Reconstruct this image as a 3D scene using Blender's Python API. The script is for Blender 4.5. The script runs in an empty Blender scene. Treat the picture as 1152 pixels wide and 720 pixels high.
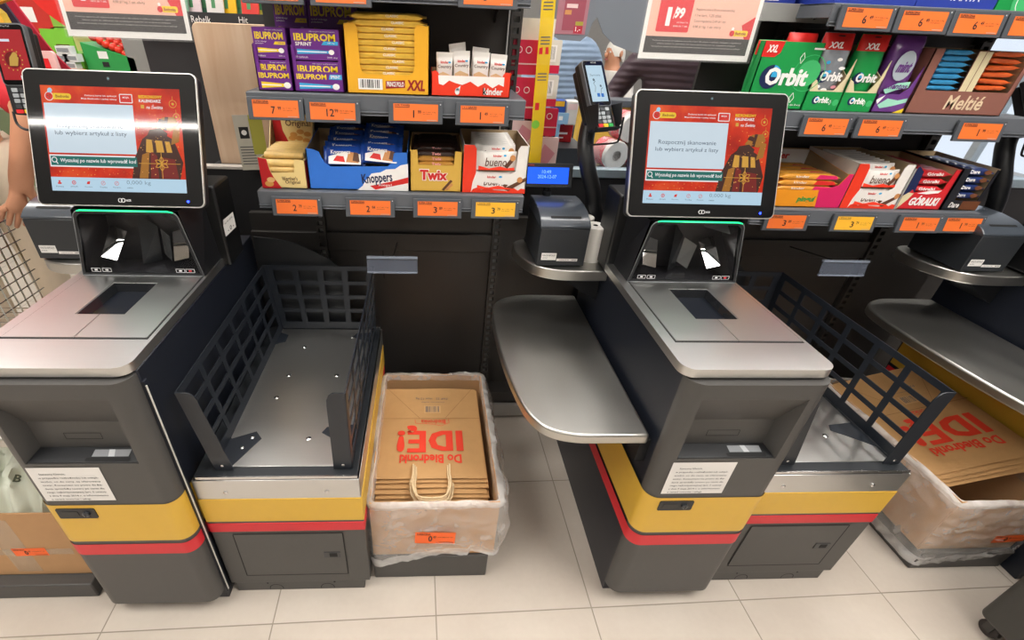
import bpy, bmesh, math, random
from mathutils import Matrix, Vector, noise as mnoise
PI = math.pi
sc = bpy.context.scene
COL = sc.collection
rnd = random.Random(7)

# ------------------------------------------------------------------ materials
def H(h, a=1.0):
    h = h.lstrip('#'); c = [int(h[i:i+2], 16)/255 for i in (0, 2, 4)]
    return tuple(x/12.92 if x <= .04045 else ((x+.055)/1.055)**2.4 for x in c) + (a,)
_M = {}
def mat(name, col, rough=.5, metal=0., var=.06, scale=30., bump=0., coat=0., spec=.5, emit=0., stretch=None, rvar=.0, alpha=None, trans=0.):
    """procedural principled material: colour and roughness varied by noise in object space"""
    if name in _M: return _M[name]
    m = bpy.data.materials.new(name); m.use_nodes = True
    nt = m.node_tree; b = nt.nodes['Principled BSDF']
    c = H(col) if isinstance(col, str) else col
    tc = nt.nodes.new('ShaderNodeTexCoord'); mp = nt.nodes.new('ShaderNodeMapping')
    nt.links.new(tc.outputs['Object'], mp.inputs['Vector'])
    if stretch: mp.inputs['Scale'].default_value = stretch
    nz = nt.nodes.new('ShaderNodeTexNoise'); nz.inputs['Scale'].default_value = scale; nz.inputs['Detail'].default_value = 3
    nt.links.new(mp.outputs['Vector'], nz.inputs['Vector'])
    mx = nt.nodes.new('ShaderNodeMix'); mx.data_type = 'RGBA'
    mx.inputs['A'].default_value = tuple(max(0, x*(1-var)) for x in c[:3])+(1,)
    mx.inputs['B'].default_value = tuple(min(1, x*(1+var)) for x in c[:3])+(1,)
    nt.links.new(nz.outputs['Fac'], mx.inputs['Factor'])
    nt.links.new(mx.outputs['Result'], b.inputs['Base Color'])
    b.inputs['Roughness'].default_value = rough; b.inputs['Metallic'].default_value = metal
    b.inputs['Specular IOR Level'].default_value = spec
    if rvar:
        mr = nt.nodes.new('ShaderNodeMapRange'); mr.inputs['To Min'].default_value = max(.02, rough-rvar); mr.inputs['To Max'].default_value = rough+rvar
        nt.links.new(nz.outputs['Fac'], mr.inputs['Value']); nt.links.new(mr.outputs['Result'], b.inputs['Roughness'])
    if coat: b.inputs['Coat Weight'].default_value = coat; b.inputs['Coat Roughness'].default_value = .05
    if bump:
        bp = nt.nodes.new('ShaderNodeBump'); bp.inputs['Strength'].default_value = bump; bp.inputs['Distance'].default_value = .002
        nt.links.new(nz.outputs['Fac'], bp.inputs['Height']); nt.links.new(bp.outputs['Normal'], b.inputs['Normal'])
    if emit:
        b.inputs['Base Color'].default_value = (.01, .01, .01, 1)
        for l in list(b.inputs['Base Color'].links): nt.links.remove(l)
        nt.links.new(mx.outputs['Result'], b.inputs['Emission Color']); b.inputs['Emission Strength'].default_value = emit
    if trans: b.inputs['Transmission Weight'].default_value = trans
    if alpha is not None: b.inputs['Alpha'].default_value = alpha
    if name.startswith('screen_') or name == 'monitor_glass': b.inputs['Coat Weight'].default_value = .16; b.inputs['Coat Roughness'].default_value = .38
    _M[name] = m; return m

def film(name, col, fac, rough=.12, gl=.25, wr=0.):
    """clear plastic film or sheet: mostly see-through, a little milky, glossy"""
    if name in _M: return _M[name]
    m = bpy.data.materials.new(name); m.use_nodes = True; nt = m.node_tree; nt.nodes.clear()
    out = nt.nodes.new('ShaderNodeOutputMaterial'); tr = nt.nodes.new('ShaderNodeBsdfTransparent')
    df = nt.nodes.new('ShaderNodeBsdfPrincipled'); df.inputs['Base Color'].default_value = H(col); df.inputs['Roughness'].default_value = rough
    tc = nt.nodes.new('ShaderNodeTexCoord'); nz = nt.nodes.new('ShaderNodeTexNoise'); nz.inputs['Scale'].default_value = 14; nz.inputs['Detail'].default_value = 4
    nz.inputs['Distortion'].default_value = .8
    nt.links.new(tc.outputs['Object'], nz.inputs['Vector'])
    mr = nt.nodes.new('ShaderNodeMapRange'); mr.inputs['From Min'].default_value = .3; mr.inputs['From Max'].default_value = .75
    mr.inputs['To Min'].default_value = fac*(1-wr); mr.inputs['To Max'].default_value = min(1, fac*(1+wr*1.6))
    nt.links.new(nz.outputs['Fac'], mr.inputs['Value'])
    if wr:
        bp = nt.nodes.new('ShaderNodeBump'); bp.inputs['Strength'].default_value = .8; bp.inputs['Distance'].default_value = .012
        nt.links.new(nz.outputs['Fac'], bp.inputs['Height']); nt.links.new(bp.outputs['Normal'], df.inputs['Normal'])
    ms = nt.nodes.new('ShaderNodeMixShader'); nt.links.new(mr.outputs['Result'], ms.inputs['Fac'])
    nt.links.new(tr.outputs[0], ms.inputs[1]); nt.links.new(df.outputs[0], ms.inputs[2]); nt.links.new(ms.outputs[0], out.inputs['Surface'])
    _M[name] = m; return m

def lit(name, col, s):
    return mat(name, col, rough=.07, emit=s, var=.02, spec=.5)

def wood_mat(name, c1, c2):
    if name in _M: return _M[name]
    m = bpy.data.materials.new(name); m.use_nodes = True; nt = m.node_tree; b = nt.nodes['Principled BSDF']
    tc = nt.nodes.new('ShaderNodeTexCoord'); mp = nt.nodes.new('ShaderNodeMapping'); mp.inputs['Scale'].default_value = (14, 14, 1.2)
    nz = nt.nodes.new('ShaderNodeTexNoise'); nz.inputs['Scale'].default_value = 2.2; nz.inputs['Detail'].default_value = 7; nz.inputs['Distortion'].default_value = .6
    cr = nt.nodes.new('ShaderNodeValToRGB'); cr.color_ramp.elements[0].position = .3; cr.color_ramp.elements[1].position = .75
    cr.color_ramp.elements[0].color = H(c1); cr.color_ramp.elements[1].color = H(c2)
    nt.links.new(tc.outputs['Object'], mp.inputs[0]); nt.links.new(mp.outputs[0], nz.inputs[0]); nt.links.new(nz.outputs['Fac'], cr.inputs[0]); nt.links.new(cr.outputs[0], b.inputs['Base Color'])
    b.inputs['Roughness'].default_value = .5
    _M[name] = m; return m

def floor_mat(ts, ox, oy, ang):
    m = bpy.data.materials.new('floor_tiles'); m.use_nodes = True; nt = m.node_tree; b = nt.nodes['Principled BSDF']; N = nt.nodes.new; L = nt.links.new
    g = N('ShaderNodeNewGeometry'); sub = N('ShaderNodeVectorMath'); sub.operation = 'SUBTRACT'; sub.inputs[1].default_value = (ox, oy, 0); L(g.outputs['Position'], sub.inputs[0])
    rot = N('ShaderNodeVectorRotate'); rot.rotation_type = 'Z_AXIS'; rot.inputs['Angle'].default_value = -ang; L(sub.outputs[0], rot.inputs['Vector'])
    dv = N('ShaderNodeVectorMath'); dv.operation = 'SCALE'; dv.inputs['Scale'].default_value = 1/ts; L(rot.outputs[0], dv.inputs[0])
    fr = N('ShaderNodeVectorMath'); fr.operation = 'FRACTION'; L(dv.outputs[0], fr.inputs[0])
    fl = N('ShaderNodeVectorMath'); fl.operation = 'FLOOR'; L(dv.outputs[0], fl.inputs[0])
    sp = N('ShaderNodeSeparateXYZ'); L(fr.outputs[0], sp.inputs[0])
    ds = []
    for ax in 'XY':
        a = N('ShaderNodeMath'); a.operation = 'SUBTRACT'; a.inputs[1].default_value = .5; L(sp.outputs[ax], a.inputs[0])
        c = N('ShaderNodeMath'); c.operation = 'ABSOLUTE'; L(a.outputs[0], c.inputs[0]); ds.append(c)
    mx = N('ShaderNodeMath'); mx.operation = 'MAXIMUM'; L(ds[0].outputs[0], mx.inputs[0]); L(ds[1].outputs[0], mx.inputs[1])
    gr = N('ShaderNodeMapRange'); gr.inputs['From Min'].default_value = .4955; gr.inputs['From Max'].default_value = .4975; L(mx.outputs[0], gr.inputs['Value'])
    wn = N('ShaderNodeTexWhiteNoise'); wn.noise_dimensions = '3D'; L(fl.outputs[0], wn.inputs['Vector'])
    nz = N('ShaderNodeTexNoise'); nz.inputs['Scale'].default_value = 5; nz.inputs['Detail'].default_value = 6; L(g.outputs['Position'], nz.inputs['Vector'])
    nf = N('ShaderNodeTexNoise'); nf.inputs['Scale'].default_value = 60; nf.inputs['Detail'].default_value = 2; L(g.outputs['Position'], nf.inputs['Vector'])
    ad = N('ShaderNodeMath'); ad.operation = 'MULTIPLY_ADD'; ad.inputs[1].default_value = .25; L(nf.outputs['Fac'], ad.inputs[0]); L(nz.outputs['Fac'], ad.inputs[2])
    a2 = N('ShaderNodeMath'); a2.operation = 'MULTIPLY_ADD'; a2.inputs[1].default_value = .25; L(wn.outputs['Value'], a2.inputs[0]); L(ad.outputs[0], a2.inputs[2])
    cr = N('ShaderNodeValToRGB'); cr.color_ramp.elements[0].position = .45; cr.color_ramp.elements[1].position = 1.15
    cr.color_ramp.elements[0].color = H('b7aca0'); cr.color_ramp.elements[1].color = H('c3b9ad'); L(a2.outputs[0], cr.inputs[0])
    mix = N('ShaderNodeMix'); mix.data_type = 'RGBA'; L(gr.outputs[0], mix.inputs['Factor']); L(cr.outputs[0], mix.inputs['A']); mix.inputs['B'].default_value = H('8b8173')
    L(mix.outputs['Result'], b.inputs['Base Color'])
    rr = N('ShaderNodeMapRange'); rr.inputs['To Min'].default_value = .28; rr.inputs['To Max'].default_value = .5; L(nz.outputs['Fac'], rr.inputs['Value']); L(rr.outputs[0], b.inputs['Roughness'])
    bp = N('ShaderNodeBump'); bp.invert = True; bp.inputs['Strength'].default_value = .4; bp.inputs['Distance'].default_value = .002; L(gr.outputs[0], bp.inputs['Height']); L(bp.outputs[0], b.inputs['Normal'])
    return m

# ------------------------------------------------------------------ mesh builder
_TX = {}
def text_mesh(body, bold=0., shear=0., sp=1.):
    k = (body, bold, shear, sp)
    if k in _TX: return _TX[k]
    cu = bpy.data.curves.new('txt', 'FONT'); cu.body = body; cu.size = 1; cu.resolution_u = 2; cu.offset = bold; cu.shear = shear; cu.space_character = sp
    cu.space_line = .95
    o = bpy.data.objects.new('txt', cu); me = o.to_mesh()
    V = [v.co.copy() for v in me.vertices]; F = [tuple(p.vertices) for p in me.polygons]
    o.to_mesh_clear(); bpy.data.objects.remove(o); bpy.data.curves.remove(cu)
    xs = [v.x for v in V] or [0, 1]; ys = [v.y for v in V] or [0, 1]
    _TX[k] = (V, F, min(xs), min(ys), max(xs), max(ys)); return _TX[k]

def plane_frame(o, u, v):
    u = Vector(u).normalized(); v = Vector(v); v = (v-u*v.dot(u)).normalized(); n = u.cross(v)
    return Matrix(((u.x, v.x, n.x, o[0]), (u.y, v.y, n.y, o[1]), (u.z, v.z, n.z, o[2]), (0, 0, 0, 1)))
FRONT = lambda x, y, z: plane_frame((x, y, z), (1, 0, 0), (0, 0, 1))       # looks toward -y
TOP = lambda x, y, z: plane_frame((x, y, z), (1, 0, 0), (0, 1, 0))

class MB:
    def __init__(s): s.v = []; s.f = []; s.fm = []; s.mats = []
    def mi(s, m):
        if m not in s.mats: s.mats.append(m)
        return s.mats.index(m)
    def add(s, V, F, m, M=None):
        b = len(s.v); i = s.mi(m)
        s.v += [(M @ Vector(v))[:] if M is not None else tuple(v) for v in V]
        s.f += [tuple(b+k for k in f) for f in F]; s.fm += [i]*len(F); return s
    def box(s, a, b, m, M=None):
        x0, y0, z0 = a; x1, y1, z1 = b
        V = [(x, y, z) for z in (z0, z1) for y in (y0, y1) for x in (x0, x1)]
        return s.add(V, [(0, 2, 3, 1), (4, 5, 7, 6), (0, 1, 5, 4), (2, 6, 7, 3), (0, 4, 6, 2), (1, 3, 7, 5)], m, M)
    def hexa(s, lo, hi, m, M=None):      # two quads, each counter-clockwise seen from above
        return s.add(list(lo)+list(hi), [(3, 2, 1, 0), (4, 5, 6, 7), (0, 1, 5, 4), (1, 2, 6, 5), (2, 3, 7, 6), (3, 0, 4, 7)], m, M)
    def prism(s, P, z0, z1, m, M=None):  # counter-clockwise outline in xy, extruded in z
        n = len(P); V = [(p[0], p[1], z0) for p in P]+[(p[0], p[1], z1) for p in P]
        return s.add(V, [tuple(range(n-1, -1, -1)), tuple(range(n, 2*n))]+[(i, (i+1) % n, n+(i+1) % n, n+i) for i in range(n)], m, M)
    def tube(s, P, r, m, n=10, M=None, cap=True, closed=False):
        P = [Vector(p) for p in P]; R = r if isinstance(r, (list, tuple)) else [r]*len(P); V = []; F = []; up = None
        for i, p in enumerate(P):
            if closed: d = P[(i+1) % len(P)]-P[i-1]
            else: d = P[min(i+1, len(P)-1)]-P[max(i-1, 0)]
            d.normalize()
            if up is None: up = d.orthogonal().normalized()
            up = (up-d*up.dot(d)).normalized(); w = d.cross(up)
            V += [(p+(up*math.cos(2*PI*k/n)+w*math.sin(2*PI*k/n))*R[i])[:] for k in range(n)]
        L = len(P)
        for i in range(L if closed else L-1):
            a = i*n; b = ((i+1) % L)*n
            F += [(a+k, a+(k+1) % n, b+(k+1) % n, b+k) for k in range(n)]
        if cap and not closed: F += [tuple(range(n-1, -1, -1)), tuple((L-1)*n+k for k in range(n))]
        return s.add(V, F, m, M)
    def lathe(s, prof, m, n=24, M=None):  # prof: (radius, z) from bottom to top
        V = []; F = []
        for r, z in prof: V += [(r*math.cos(2*PI*k/n), r*math.sin(2*PI*k/n), z) for k in range(n)]
        for i in range(len(prof)-1): F += [(i*n+k, i*n+(k+1) % n, (i+1)*n+(k+1) % n, (i+1)*n+k) for k in range(n)]
        if prof[0][0] > 1e-6: F.append(tuple(range(n-1, -1, -1)))
        if prof[-1][0] > 1e-6: F.append(tuple((len(prof)-1)*n+k for k in range(n)))
        return s.add(V, F, m, M)
    def grid(s, fn, nu, nv, m, M=None, wrap=False):
        V = [fn(i/nu, j/nv) for j in range(nv+1) for i in range(nu if wrap else nu+1)]; w = nu if wrap else nu+1
        F = [(j*w+i, j*w+(i+1) % w, (j+1)*w+(i+1) % w, (j+1)*w+i) for j in range(nv) for i in range(nu)]
        return s.add(V, F, m, M)
    def ball(s, c, r, m, n=12, M=None):
        r = r if isinstance(r, (tuple, list)) else (r, r, r)
        return s.grid(lambda u, v: (c[0]+r[0]*math.cos(2*PI*u)*math.sin(PI*v), c[1]+r[1]*math.sin(2*PI*u)*math.sin(PI*v), c[2]-r[2]*math.cos(PI*v)), n, max(4, n//2), m, M, wrap=True)
    # flat print on a plane frame M: u right, v up, n lifted off the surface
    def rect(s, M, x0, y0, x1, y1, m, n=.0004): return s.add([(x0, y0, n), (x1, y0, n), (x1, y1, n), (x0, y1, n)], [(0, 1, 2, 3)], m, M)
    def poly(s, M, P, m, n=.0004): return s.add([(p[0], p[1], n) for p in P], [tuple(range(len(P)))], m, M)
    def disc(s, M, cx, cy, r, m, n=.0004, k=20, ry=None):
        ry = ry or r
        return s.add([(cx+r*math.cos(2*PI*i/k), cy+ry*math.sin(2*PI*i/k), n) for i in range(k)], [tuple(range(k))], m, M)
    def ring(s, M, cx, cy, r, w, m, n=.0004, k=24, a0=0, a1=2*PI):
        V = []
        for i in range(k+1):
            a = a0+(a1-a0)*i/k
            V += [(cx+r*math.cos(a), cy+r*math.sin(a), n), (cx+(r-w)*math.cos(a), cy+(r-w)*math.sin(a), n)]
        return s.add(V, [(2*i, 2*i+2, 2*i+3, 2*i+1)[::-1] for i in range(k)], m, M)
    def line(s, M, P, w, m, n=.0004):
        for a, b in zip(P, P[1:]):
            d = Vector((b[0]-a[0], b[1]-a[1]));
            if d.length < 1e-9: continue
            d.normalize(); q = Vector((-d.y, d.x))*w/2
            s.poly(M, [(a[0]-q.x, a[1]-q.y), (b[0]-q.x, b[1]-q.y), (b[0]+q.x, b[1]+q.y), (a[0]+q.x, a[1]+q.y)], m, n)
        return s
    def text(s, M, body, x0, y0, x1, y1, m, n=.0006, bold=0., shear=0., rot=0., keep=False, sp=1.):
        """lettering fitted into the rectangle; keep: uniform scale set by the height"""
        if bold > .03:
            e = (bold-.03)*(y1-y0)*1.2
            for dn, dx in ((0, -e), (.00015, e)): s.text(M, body, x0+e+dx, y0, x1-e+dx, y1, m, n+dn, .03, shear, rot, keep, sp)
            x0 += e; x1 -= e; bold = .03; n += .0003
        V, F, a, b, c, d = text_mesh(body, bold, shear, sp); sx = (x1-x0)/max(c-a, 1e-6); sy = (y1-y0)/max(d-b, 1e-6)
        if keep: sx = sy
        W = [Vector((x0+(v.x-a)*sx, y0+(v.y-b)*sy, n)) for v in V]
        if rot:
            C = Vector(((x0+x1)/2, (y0+y1)/2, 0)); R = Matrix.Rotation(rot, 3, 'Z'); W = [R @ (w-C)+C for w in W]
        return s.add(W, F, m, M)
    def barcode(s, M, x0, y0, x1, y1, mw, mk, n=.0004, seed=1):
        s.rect(M, x0, y0, x1, y1, mw, n); r = random.Random(seed); x = x0+(x1-x0)*.08
        while x < x1-(x1-x0)*.1:
            w = (x1-x0)*r.choice((.015, .03, .045)); s.rect(M, x, y0+(y1-y0)*.15, x+w, y1-(y1-y0)*.08, mk, n+.0002); x += w+(x1-x0)*r.choice((.02, .03, .05))
        return s
    def build(s, name, parent=None, bevel=0., seg=2, smooth=35, loc=None):
        me = bpy.data.meshes.new(name); me.from_pydata(s.v, [], s.f); me.validate()
        for m in s.mats: me.materials.append(m)
        if len(me.polygons) == len(s.fm): me.polygons.foreach_set('material_index', s.fm)
        me.update()
        if smooth:
            me.polygons.foreach_set('use_smooth', [True]*len(me.polygons)); me.set_sharp_from_angle(angle=math.radians(smooth))
        o = bpy.data.objects.new(name, me); COL.objects.link(o)
        if parent is not None: o.parent = parent
        if loc is not None: o.location = loc
        if bevel:
            b = o.modifiers.new('bevel', 'BEVEL'); b.width = bevel; b.segments = seg; b.limit_method = 'ANGLE'; b.angle_limit = math.radians(40); b.use_clamp_overlap = True
        return o

def thing(name, label, cat, loc=(0, 0, 0), rz=0., group=None):
    o = bpy.data.objects.new(name, None); o.empty_display_size = .05; COL.objects.link(o)
    o.location = loc; o.rotation_euler = (0, 0, rz); o['label'] = label; o['category'] = cat
    if group: o['group'] = group
    return o
def tag(o, label, cat, group=None, kind=None):
    o['label'] = label; o['category'] = cat
    if group: o['group'] = group
    if kind: o['kind'] = kind
    return o
def struct(o): o['kind'] = 'structure'; return o
def copy_tree(o, label=None, parent=None):
    c = o.copy(); COL.objects.link(c)
    if parent is not None: c.parent = parent
    if label: c['label'] = label
    for ch in list(o.children): copy_tree(ch, None, c)
    return c
def rounded(x0, y0, x1, y1, r, k=6):
    """counter-clockwise rounded rectangle; r = radius or (bl, br, tr, tl)"""
    r = r if isinstance(r, (tuple, list)) else (r,)*4; P = []
    for (cx, cy, a, q) in ((x0+r[0], y0+r[0], PI, r[0]), (x1-r[1], y0+r[1], 1.5*PI, r[1]), (x1-r[2], y1-r[2], 0, r[2]), (x0+r[3], y1-r[3], .5*PI, r[3])):
        if q <= 1e-6: P.append((cx, cy)); continue
        P += [(cx+q*math.cos(a+.5*PI*i/k), cy+q*math.sin(a+.5*PI*i/k)) for i in range(k+1)]
    return P
def smooth_path(P, n=8):
    P = [Vector(p) for p in P]; out = []
    for i in range(len(P)-1):
        p0 = P[max(i-1, 0)]; p1 = P[i]; p2 = P[i+1]; p3 = P[min(i+2, len(P)-1)]
        for k in range(n):
            t = k/n; out.append(.5*((2*p1)+(p2-p0)*t+(2*p0-5*p1+4*p2-p3)*t*t+(3*p1-p0-3*p2+p3)*t**3))
    return out+[P[-1]]

# colours
BLK = mat('black_plastic', '16171a', .42, bump=.05, scale=200)
SIDE = mat('black_side_panel', '181c26', .38, var=.05, scale=60)
GRAPH = mat('graphite_panel', '4a4846', .45, var=.04, scale=80, bump=.04)
GAP = mat('dark_gap', '060606', .7)
YEL = mat('yellow_band', 'd9ad3e', .42, var=.03)
RED = mat('red_band', 'd2232f', .4, var=.03)
STEEL = mat('brushed_steel', 'cfcfce', .34, metal=1., var=.04, scale=14, stretch=(1, 40, 40), rvar=.05, bump=.015)
STEELY = mat('worn_steel', 'bfbdb8', .34, metal=1., var=.05, scale=6, stretch=(2.5, 1, 1), rvar=.07)
STEELD = mat('scale_plate_steel', 'c9c8c5', .33, metal=1., var=.05, scale=12, stretch=(1, 30, 30), rvar=.05)
CHROME = mat('bright_metal', 'd6d6d6', .2, metal=1., var=.03)
CAGE = mat('cage_powder_coat', '20242b', .36, var=.05, scale=90, bump=.05)
WHITE = mat('white_paper', 'e9e6e2', .6, var=.02)
INK = mat('black_ink', '1b1b1d', .6)
INKG = mat('grey_ink', '5a5a5c', .6)
GLASSB = mat('black_glass', '08090b', .06, coat=.3)
MIRROR = mat('mirror', 'e8e8e8', .03, metal=1., var=.01)
KRAFT = mat('kraft_paper', 'b78c5a', .75, var=.08, scale=40, bump=.15)
CARD = mat('cardboard', 'b98f64', .8, var=.07, scale=25, bump=.1)
CARDIN = mat('cardboard_inside', 'bca27e', .8, var=.06, scale=25)
ORANGE = mat('orange_label', 'e8702c', .45, var=.03)
ORANGEL = mat('bright_orange_label', 'ff6a22', .45, var=.03)
YELTAG = mat('amber_label', 'edb02f', .45, var=.03)
HOLD = mat('tag_holder_grey', '4b4f55', .4)
SHELF = mat('shelf_grey', '5c6066', .4, var=.05, scale=60)
GOND = mat('gondola_black', '302d2b', .45, var=.12, scale=12, bump=.04)
# ------------------------------------------------------------------ camera (solved from the photograph)
LX, LY, RX = -.5719, .8206, .8301
TX3 = 2.157
cam_d = bpy.data.cameras.new('camera'); cam = bpy.data.objects.new('camera', cam_d); COL.objects.link(cam); sc.camera = cam
cam_d.sensor_width = 36; cam_d.lens = 527.19/1152*36
cam_d.shift_x = (576-506.48)/1152; cam_d.shift_y = (364.99-360)/1152; cam_d.clip_start = .02
def _cam():
    p, r, y = -.5664, .0402, .0614
    f = Vector((math.sin(y)*math.cos(p), math.cos(y)*math.cos(p), math.sin(p))); R0 = Vector((math.cos(y), -math.sin(y), 0)); U0 = R0.cross(f)
    R = R0*math.cos(r)+U0*math.sin(r); U = -R0*math.sin(r)+U0*math.cos(r)
    return Matrix(((R.x, U.x, -f.x, 0), (R.y, U.y, -f.y, 0), (R.z, U.z, -f.z, 1.4131), (0, 0, 0, 1)))
cam.matrix_world = _cam()

# ------------------------------------------------------------------ self-checkout kiosk (local: x right, y back, z up; origin below the scanner plate's front right corner)
def make_kiosk():
    K = thing('self_checkout', 'x', 'self-checkout')
    # side body
    b = MB(); b.box((-.294, -.078, 0), (.012, .62, .829), SIDE); b.build('cabinet_body', K, bevel=.003)
    # front module with money niche
    FX0, FX1, FY = -.297, .009, -.116
    prof = rounded(FX0, FY, FX1, -.078, (.034, .034, 0, 0), 7)
    f = MB()
    f.prism(prof, .05, .608, GRAPH); f.prism(prof, .786, .824, GRAPH)
    nx0, nx1 = -.264, -.034
    lj = [p for p in prof if p[0] <= nx0+.002]; rj = [p for p in prof if p[0] >= nx1-.002]
    lj = [(FX0, -.078), ]+[p for p in rounded(FX0, FY, nx0, -.078, (.033, 0, 0, 0), 7)][:-2]+[(nx0, FY), (nx0+.012, -.078)]
    rj = [(nx1-.012, -.078), (nx1, FY)]+[p for p in rounded(nx1, FY, FX1, -.078, (0, .034, 0, 0), 7)][1:]
    def dedupe(P):
        o = []
        for p in P:
            if not o or (abs(p[0]-o[-1][0])+abs(p[1]-o[-1][1])) > 1e-5: o.append(p)
        if abs(o[0][0]-o[-1][0])+abs(o[0][1]-o[-1][1]) < 1e-5: o.pop()
        return o
    f.prism(dedupe(lj), .608, .786, GRAPH); f.prism(dedupe(rj), .608, .786, GRAPH)
    # sloping hood and back wall of the niche
    f.add([(nx0, FY, .786), (nx1, FY, .786), (nx1, -.0775, .692), (nx0, -.0775, .692)], [(3, 2, 1, 0)], GRAPH)
    f.add([(nx0, -.0785, .608), (nx1, -.0785, .608), (nx1, -.0785, .786), (nx0, -.0785, .786)], [(0, 1, 2, 3)], GRAPH)
    f.build('front_panel', K, smooth=40)
    n = MB(); n.hexa([(nx0+.002, FY+.002, .6085), (nx1-.002, FY+.002, .6085), (nx1-.01, -.079, .6085), (nx0+.01, -.079, .6085)],
                     [(nx0+.002, FY+.002, .611), (nx1-.002, FY+.002, .611), (nx1-.01, -.079, .621), (nx0+.01, -.079, .621)], BLK)
    tray = n.build('niche_tray', K, bevel=.001)
    Mt = plane_frame((nx0, FY, .6112), (1, 0, 0), (0, .037, .0098))
    m = MB(); m.poly(Mt, rounded(.118, .004, .210, .0125, .003), GAP, .0008); m.build('note_slot', tray)
    m = MB(); m.rect(Mt, .128, .0145, .204, .031, mat('slot_label_grey', '8f9194', .4), .0008); m.poly(Mt, [(.162, .0145), (.175, .0145), (.170, .031), (.158, .031)], mat('slot_label_pale', 'c9cbcd', .4), .001); m.build('slot_label', tray)
    Mb = FRONT(0, -.0785, 0)
    m = MB(); m.line(Mb, [(-.19, .662), (-.115, .662), (-.115, .645), (-.19, .645), (-.19, .662)], .0012, GAP, .0006); m.build('coin_flap_outline', K)
    # colour bands wrap front and both sides
    def wrap(z0, z1, m, name, t=.0012):
        o = MB(); P = [(FX0-t+.0, .61), (FX0-t, -.078)]+[(p[0], p[1]) for p in rounded(FX0-t, FY-t, FX1+t, -.078, (.034, .034, 0, 0), 8)][:-2]+[(FX1+t, -.078)]
        P = dedupe(P); Q = [p for p in P]
        V = []; F = []
        for p in Q: V += [(p[0], p[1], z0), (p[0], p[1], z1)]
        for i in range(len(Q)-1): F.append((2*i, 2*i+2, 2*i+3, 2*i+1))
        o.add(V, F, m)
        # right side, behind the bright edge strip
        o.add([(.0135, -.06, z0), (.0135, .1, z0), (.0135, .1, z1), (.0135, -.06, z1)], [(0, 1, 2, 3)], m)
        return o.build(name, K, smooth=40)
    wrap(.3385, .4745, YEL, 'yellow_band'); wrap(.2835, .3255, RED, 'red_stripe')
    # bright vertical edge strip at the right, with its dark carrier
    s = MB(); s.box((.009, -.078, .03), (.0165, -.066, .8), SIDE); s.build('corner_post', K, bevel=.001)
    s = MB(); s.box((.0165, -.0785, .045), (.0185, -.0755, .79), mat('edge_trim_white', 'd8d5cc', .4)); s.build('edge_trim', K)
    # lock plate in the yellow band
    l = MB(); l.prism([(p[0], p[1]) for p in rounded(-.262, .430, -.177, .464, .004)], 0, .002, BLK, FRONT(0, FY-.0012, 0))
    lk = l.build('lock_plate', K)
    l = MB(); l.lathe([(.008, 0), (.008, .004), (.006, .005)], mat('lock_grey', '55585c', .35, metal=.8), 16, FRONT(-.198, FY-.003, .447)); l.rect(FRONT(0, FY-.0082, 0), -.199, .442, -.197, .452, GAP); l.build('lock_cylinder', lk)
    l = MB(); l.prism(rounded(-.252, .440, -.215, .455, .003), 0, .001, mat('lock_recess', '2b2a29', .5), FRONT(0, FY-.0033, 0)); l.build('pull_recess', lk)
    # customer notice
    Mn = FRONT(0, FY-.0008, 0)
    nt = MB(); nt.rect(Mn, -.269, .491, -.119, .599, WHITE, .0004)
    lines = ['Szanowny Kliencie,', 'w przypadku rozbieżności lub wątpli-', 'wości, co do ceny, za oferowany', 'towar, Konsument ma prawo do żą-', 'dania sprzedaży towaru po cenie dla', 'niego najkorzystniejszej (art. 5 ustawy', 'z dnia 9 maja 2014 r. o informowaniu', 'o cenach towarów i usług).']
    for i, t in enumerate(lines):
        y = .582-i*.0117; w = .125 if i not in (0, 7) else (.06 if i == 0 else .085)
        nt.text(Mn, t, -.255+(.006 if i == 0 else 0), y-.007, -.255+w, y, INK, .001, bold=.004)
    nt.build('notice', K)
    # steel counter with two scanner plates and the window
    HX = .8532
    c = MB(); P = rounded(-.3134, -.1007, .0112, .394, (.03, .03, 0, 0), 7)
    wx0, wx1, wy0, wy1 = -.1955, -.0932, .0916, .2395
    zt, zb = HX-.002, .8305
    # top built as four blocks round the scanner well
    ol = rounded(-.3134, -.1007, wx0, .394, (.03, 0, 0, 0), 7); orr = rounded(wx1, -.1007, .0112, .394, (0, .03, 0, 0), 7)
    c.prism(ol, zb, zt, STEEL); c.prism(orr, zb, zt, STEEL); c.box((wx0, -.1007, zb), (wx1, wy0, zt), STEEL); c.box((wx0, wy1, zb), (wx1, .394, zt), STEEL)
    c.build('counter_top', K, smooth=40)
    g = MB()
    for (a, b_, c_, d) in ((-.2892, -.0045, -.2862, .2835), (.0002, -.0045, .0032, .2835), (-.2892, -.0045, .0032, -.0002), (-.1456, -.0005, -.1432, .0916), (-.1456, .2395, -.1432, .2835), (-.2892, .2817, .0032, .2838)):
        g.box((a, b_, zt-.0005), (c_, d, zt+.0002), GAP)
    g.build('plate_seam', K)
    for (x0, x1, nm) in ((-.286, -.1453, 'l'), (-.1435, 0, 'r')):
        p = MB(); zz = (zt-.0002, HX)
        if nm == 'l':
            p.box((x0, 0, zz[0]), (wx0-.0015, .2815, zz[1]), STEEL); xa, xb = wx0-.0015, x1
        else:
            p.box((wx1+.0015, 0, zz[0]), (x1, .2815, zz[1]), STEEL); xa, xb = x0, wx1+.0015
        p.box((xa, 0, zz[0]), (xb, wy0-.0015, zz[1]), STEEL); p.box((xa, wy1+.0015, zz[0]), (xb, .2815, zz[1]), STEEL)
        p.build('scanner_plate', K)
    w = MB()
    # well with mirrors, under a glass pane
    Z0 = zb-.05
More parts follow.
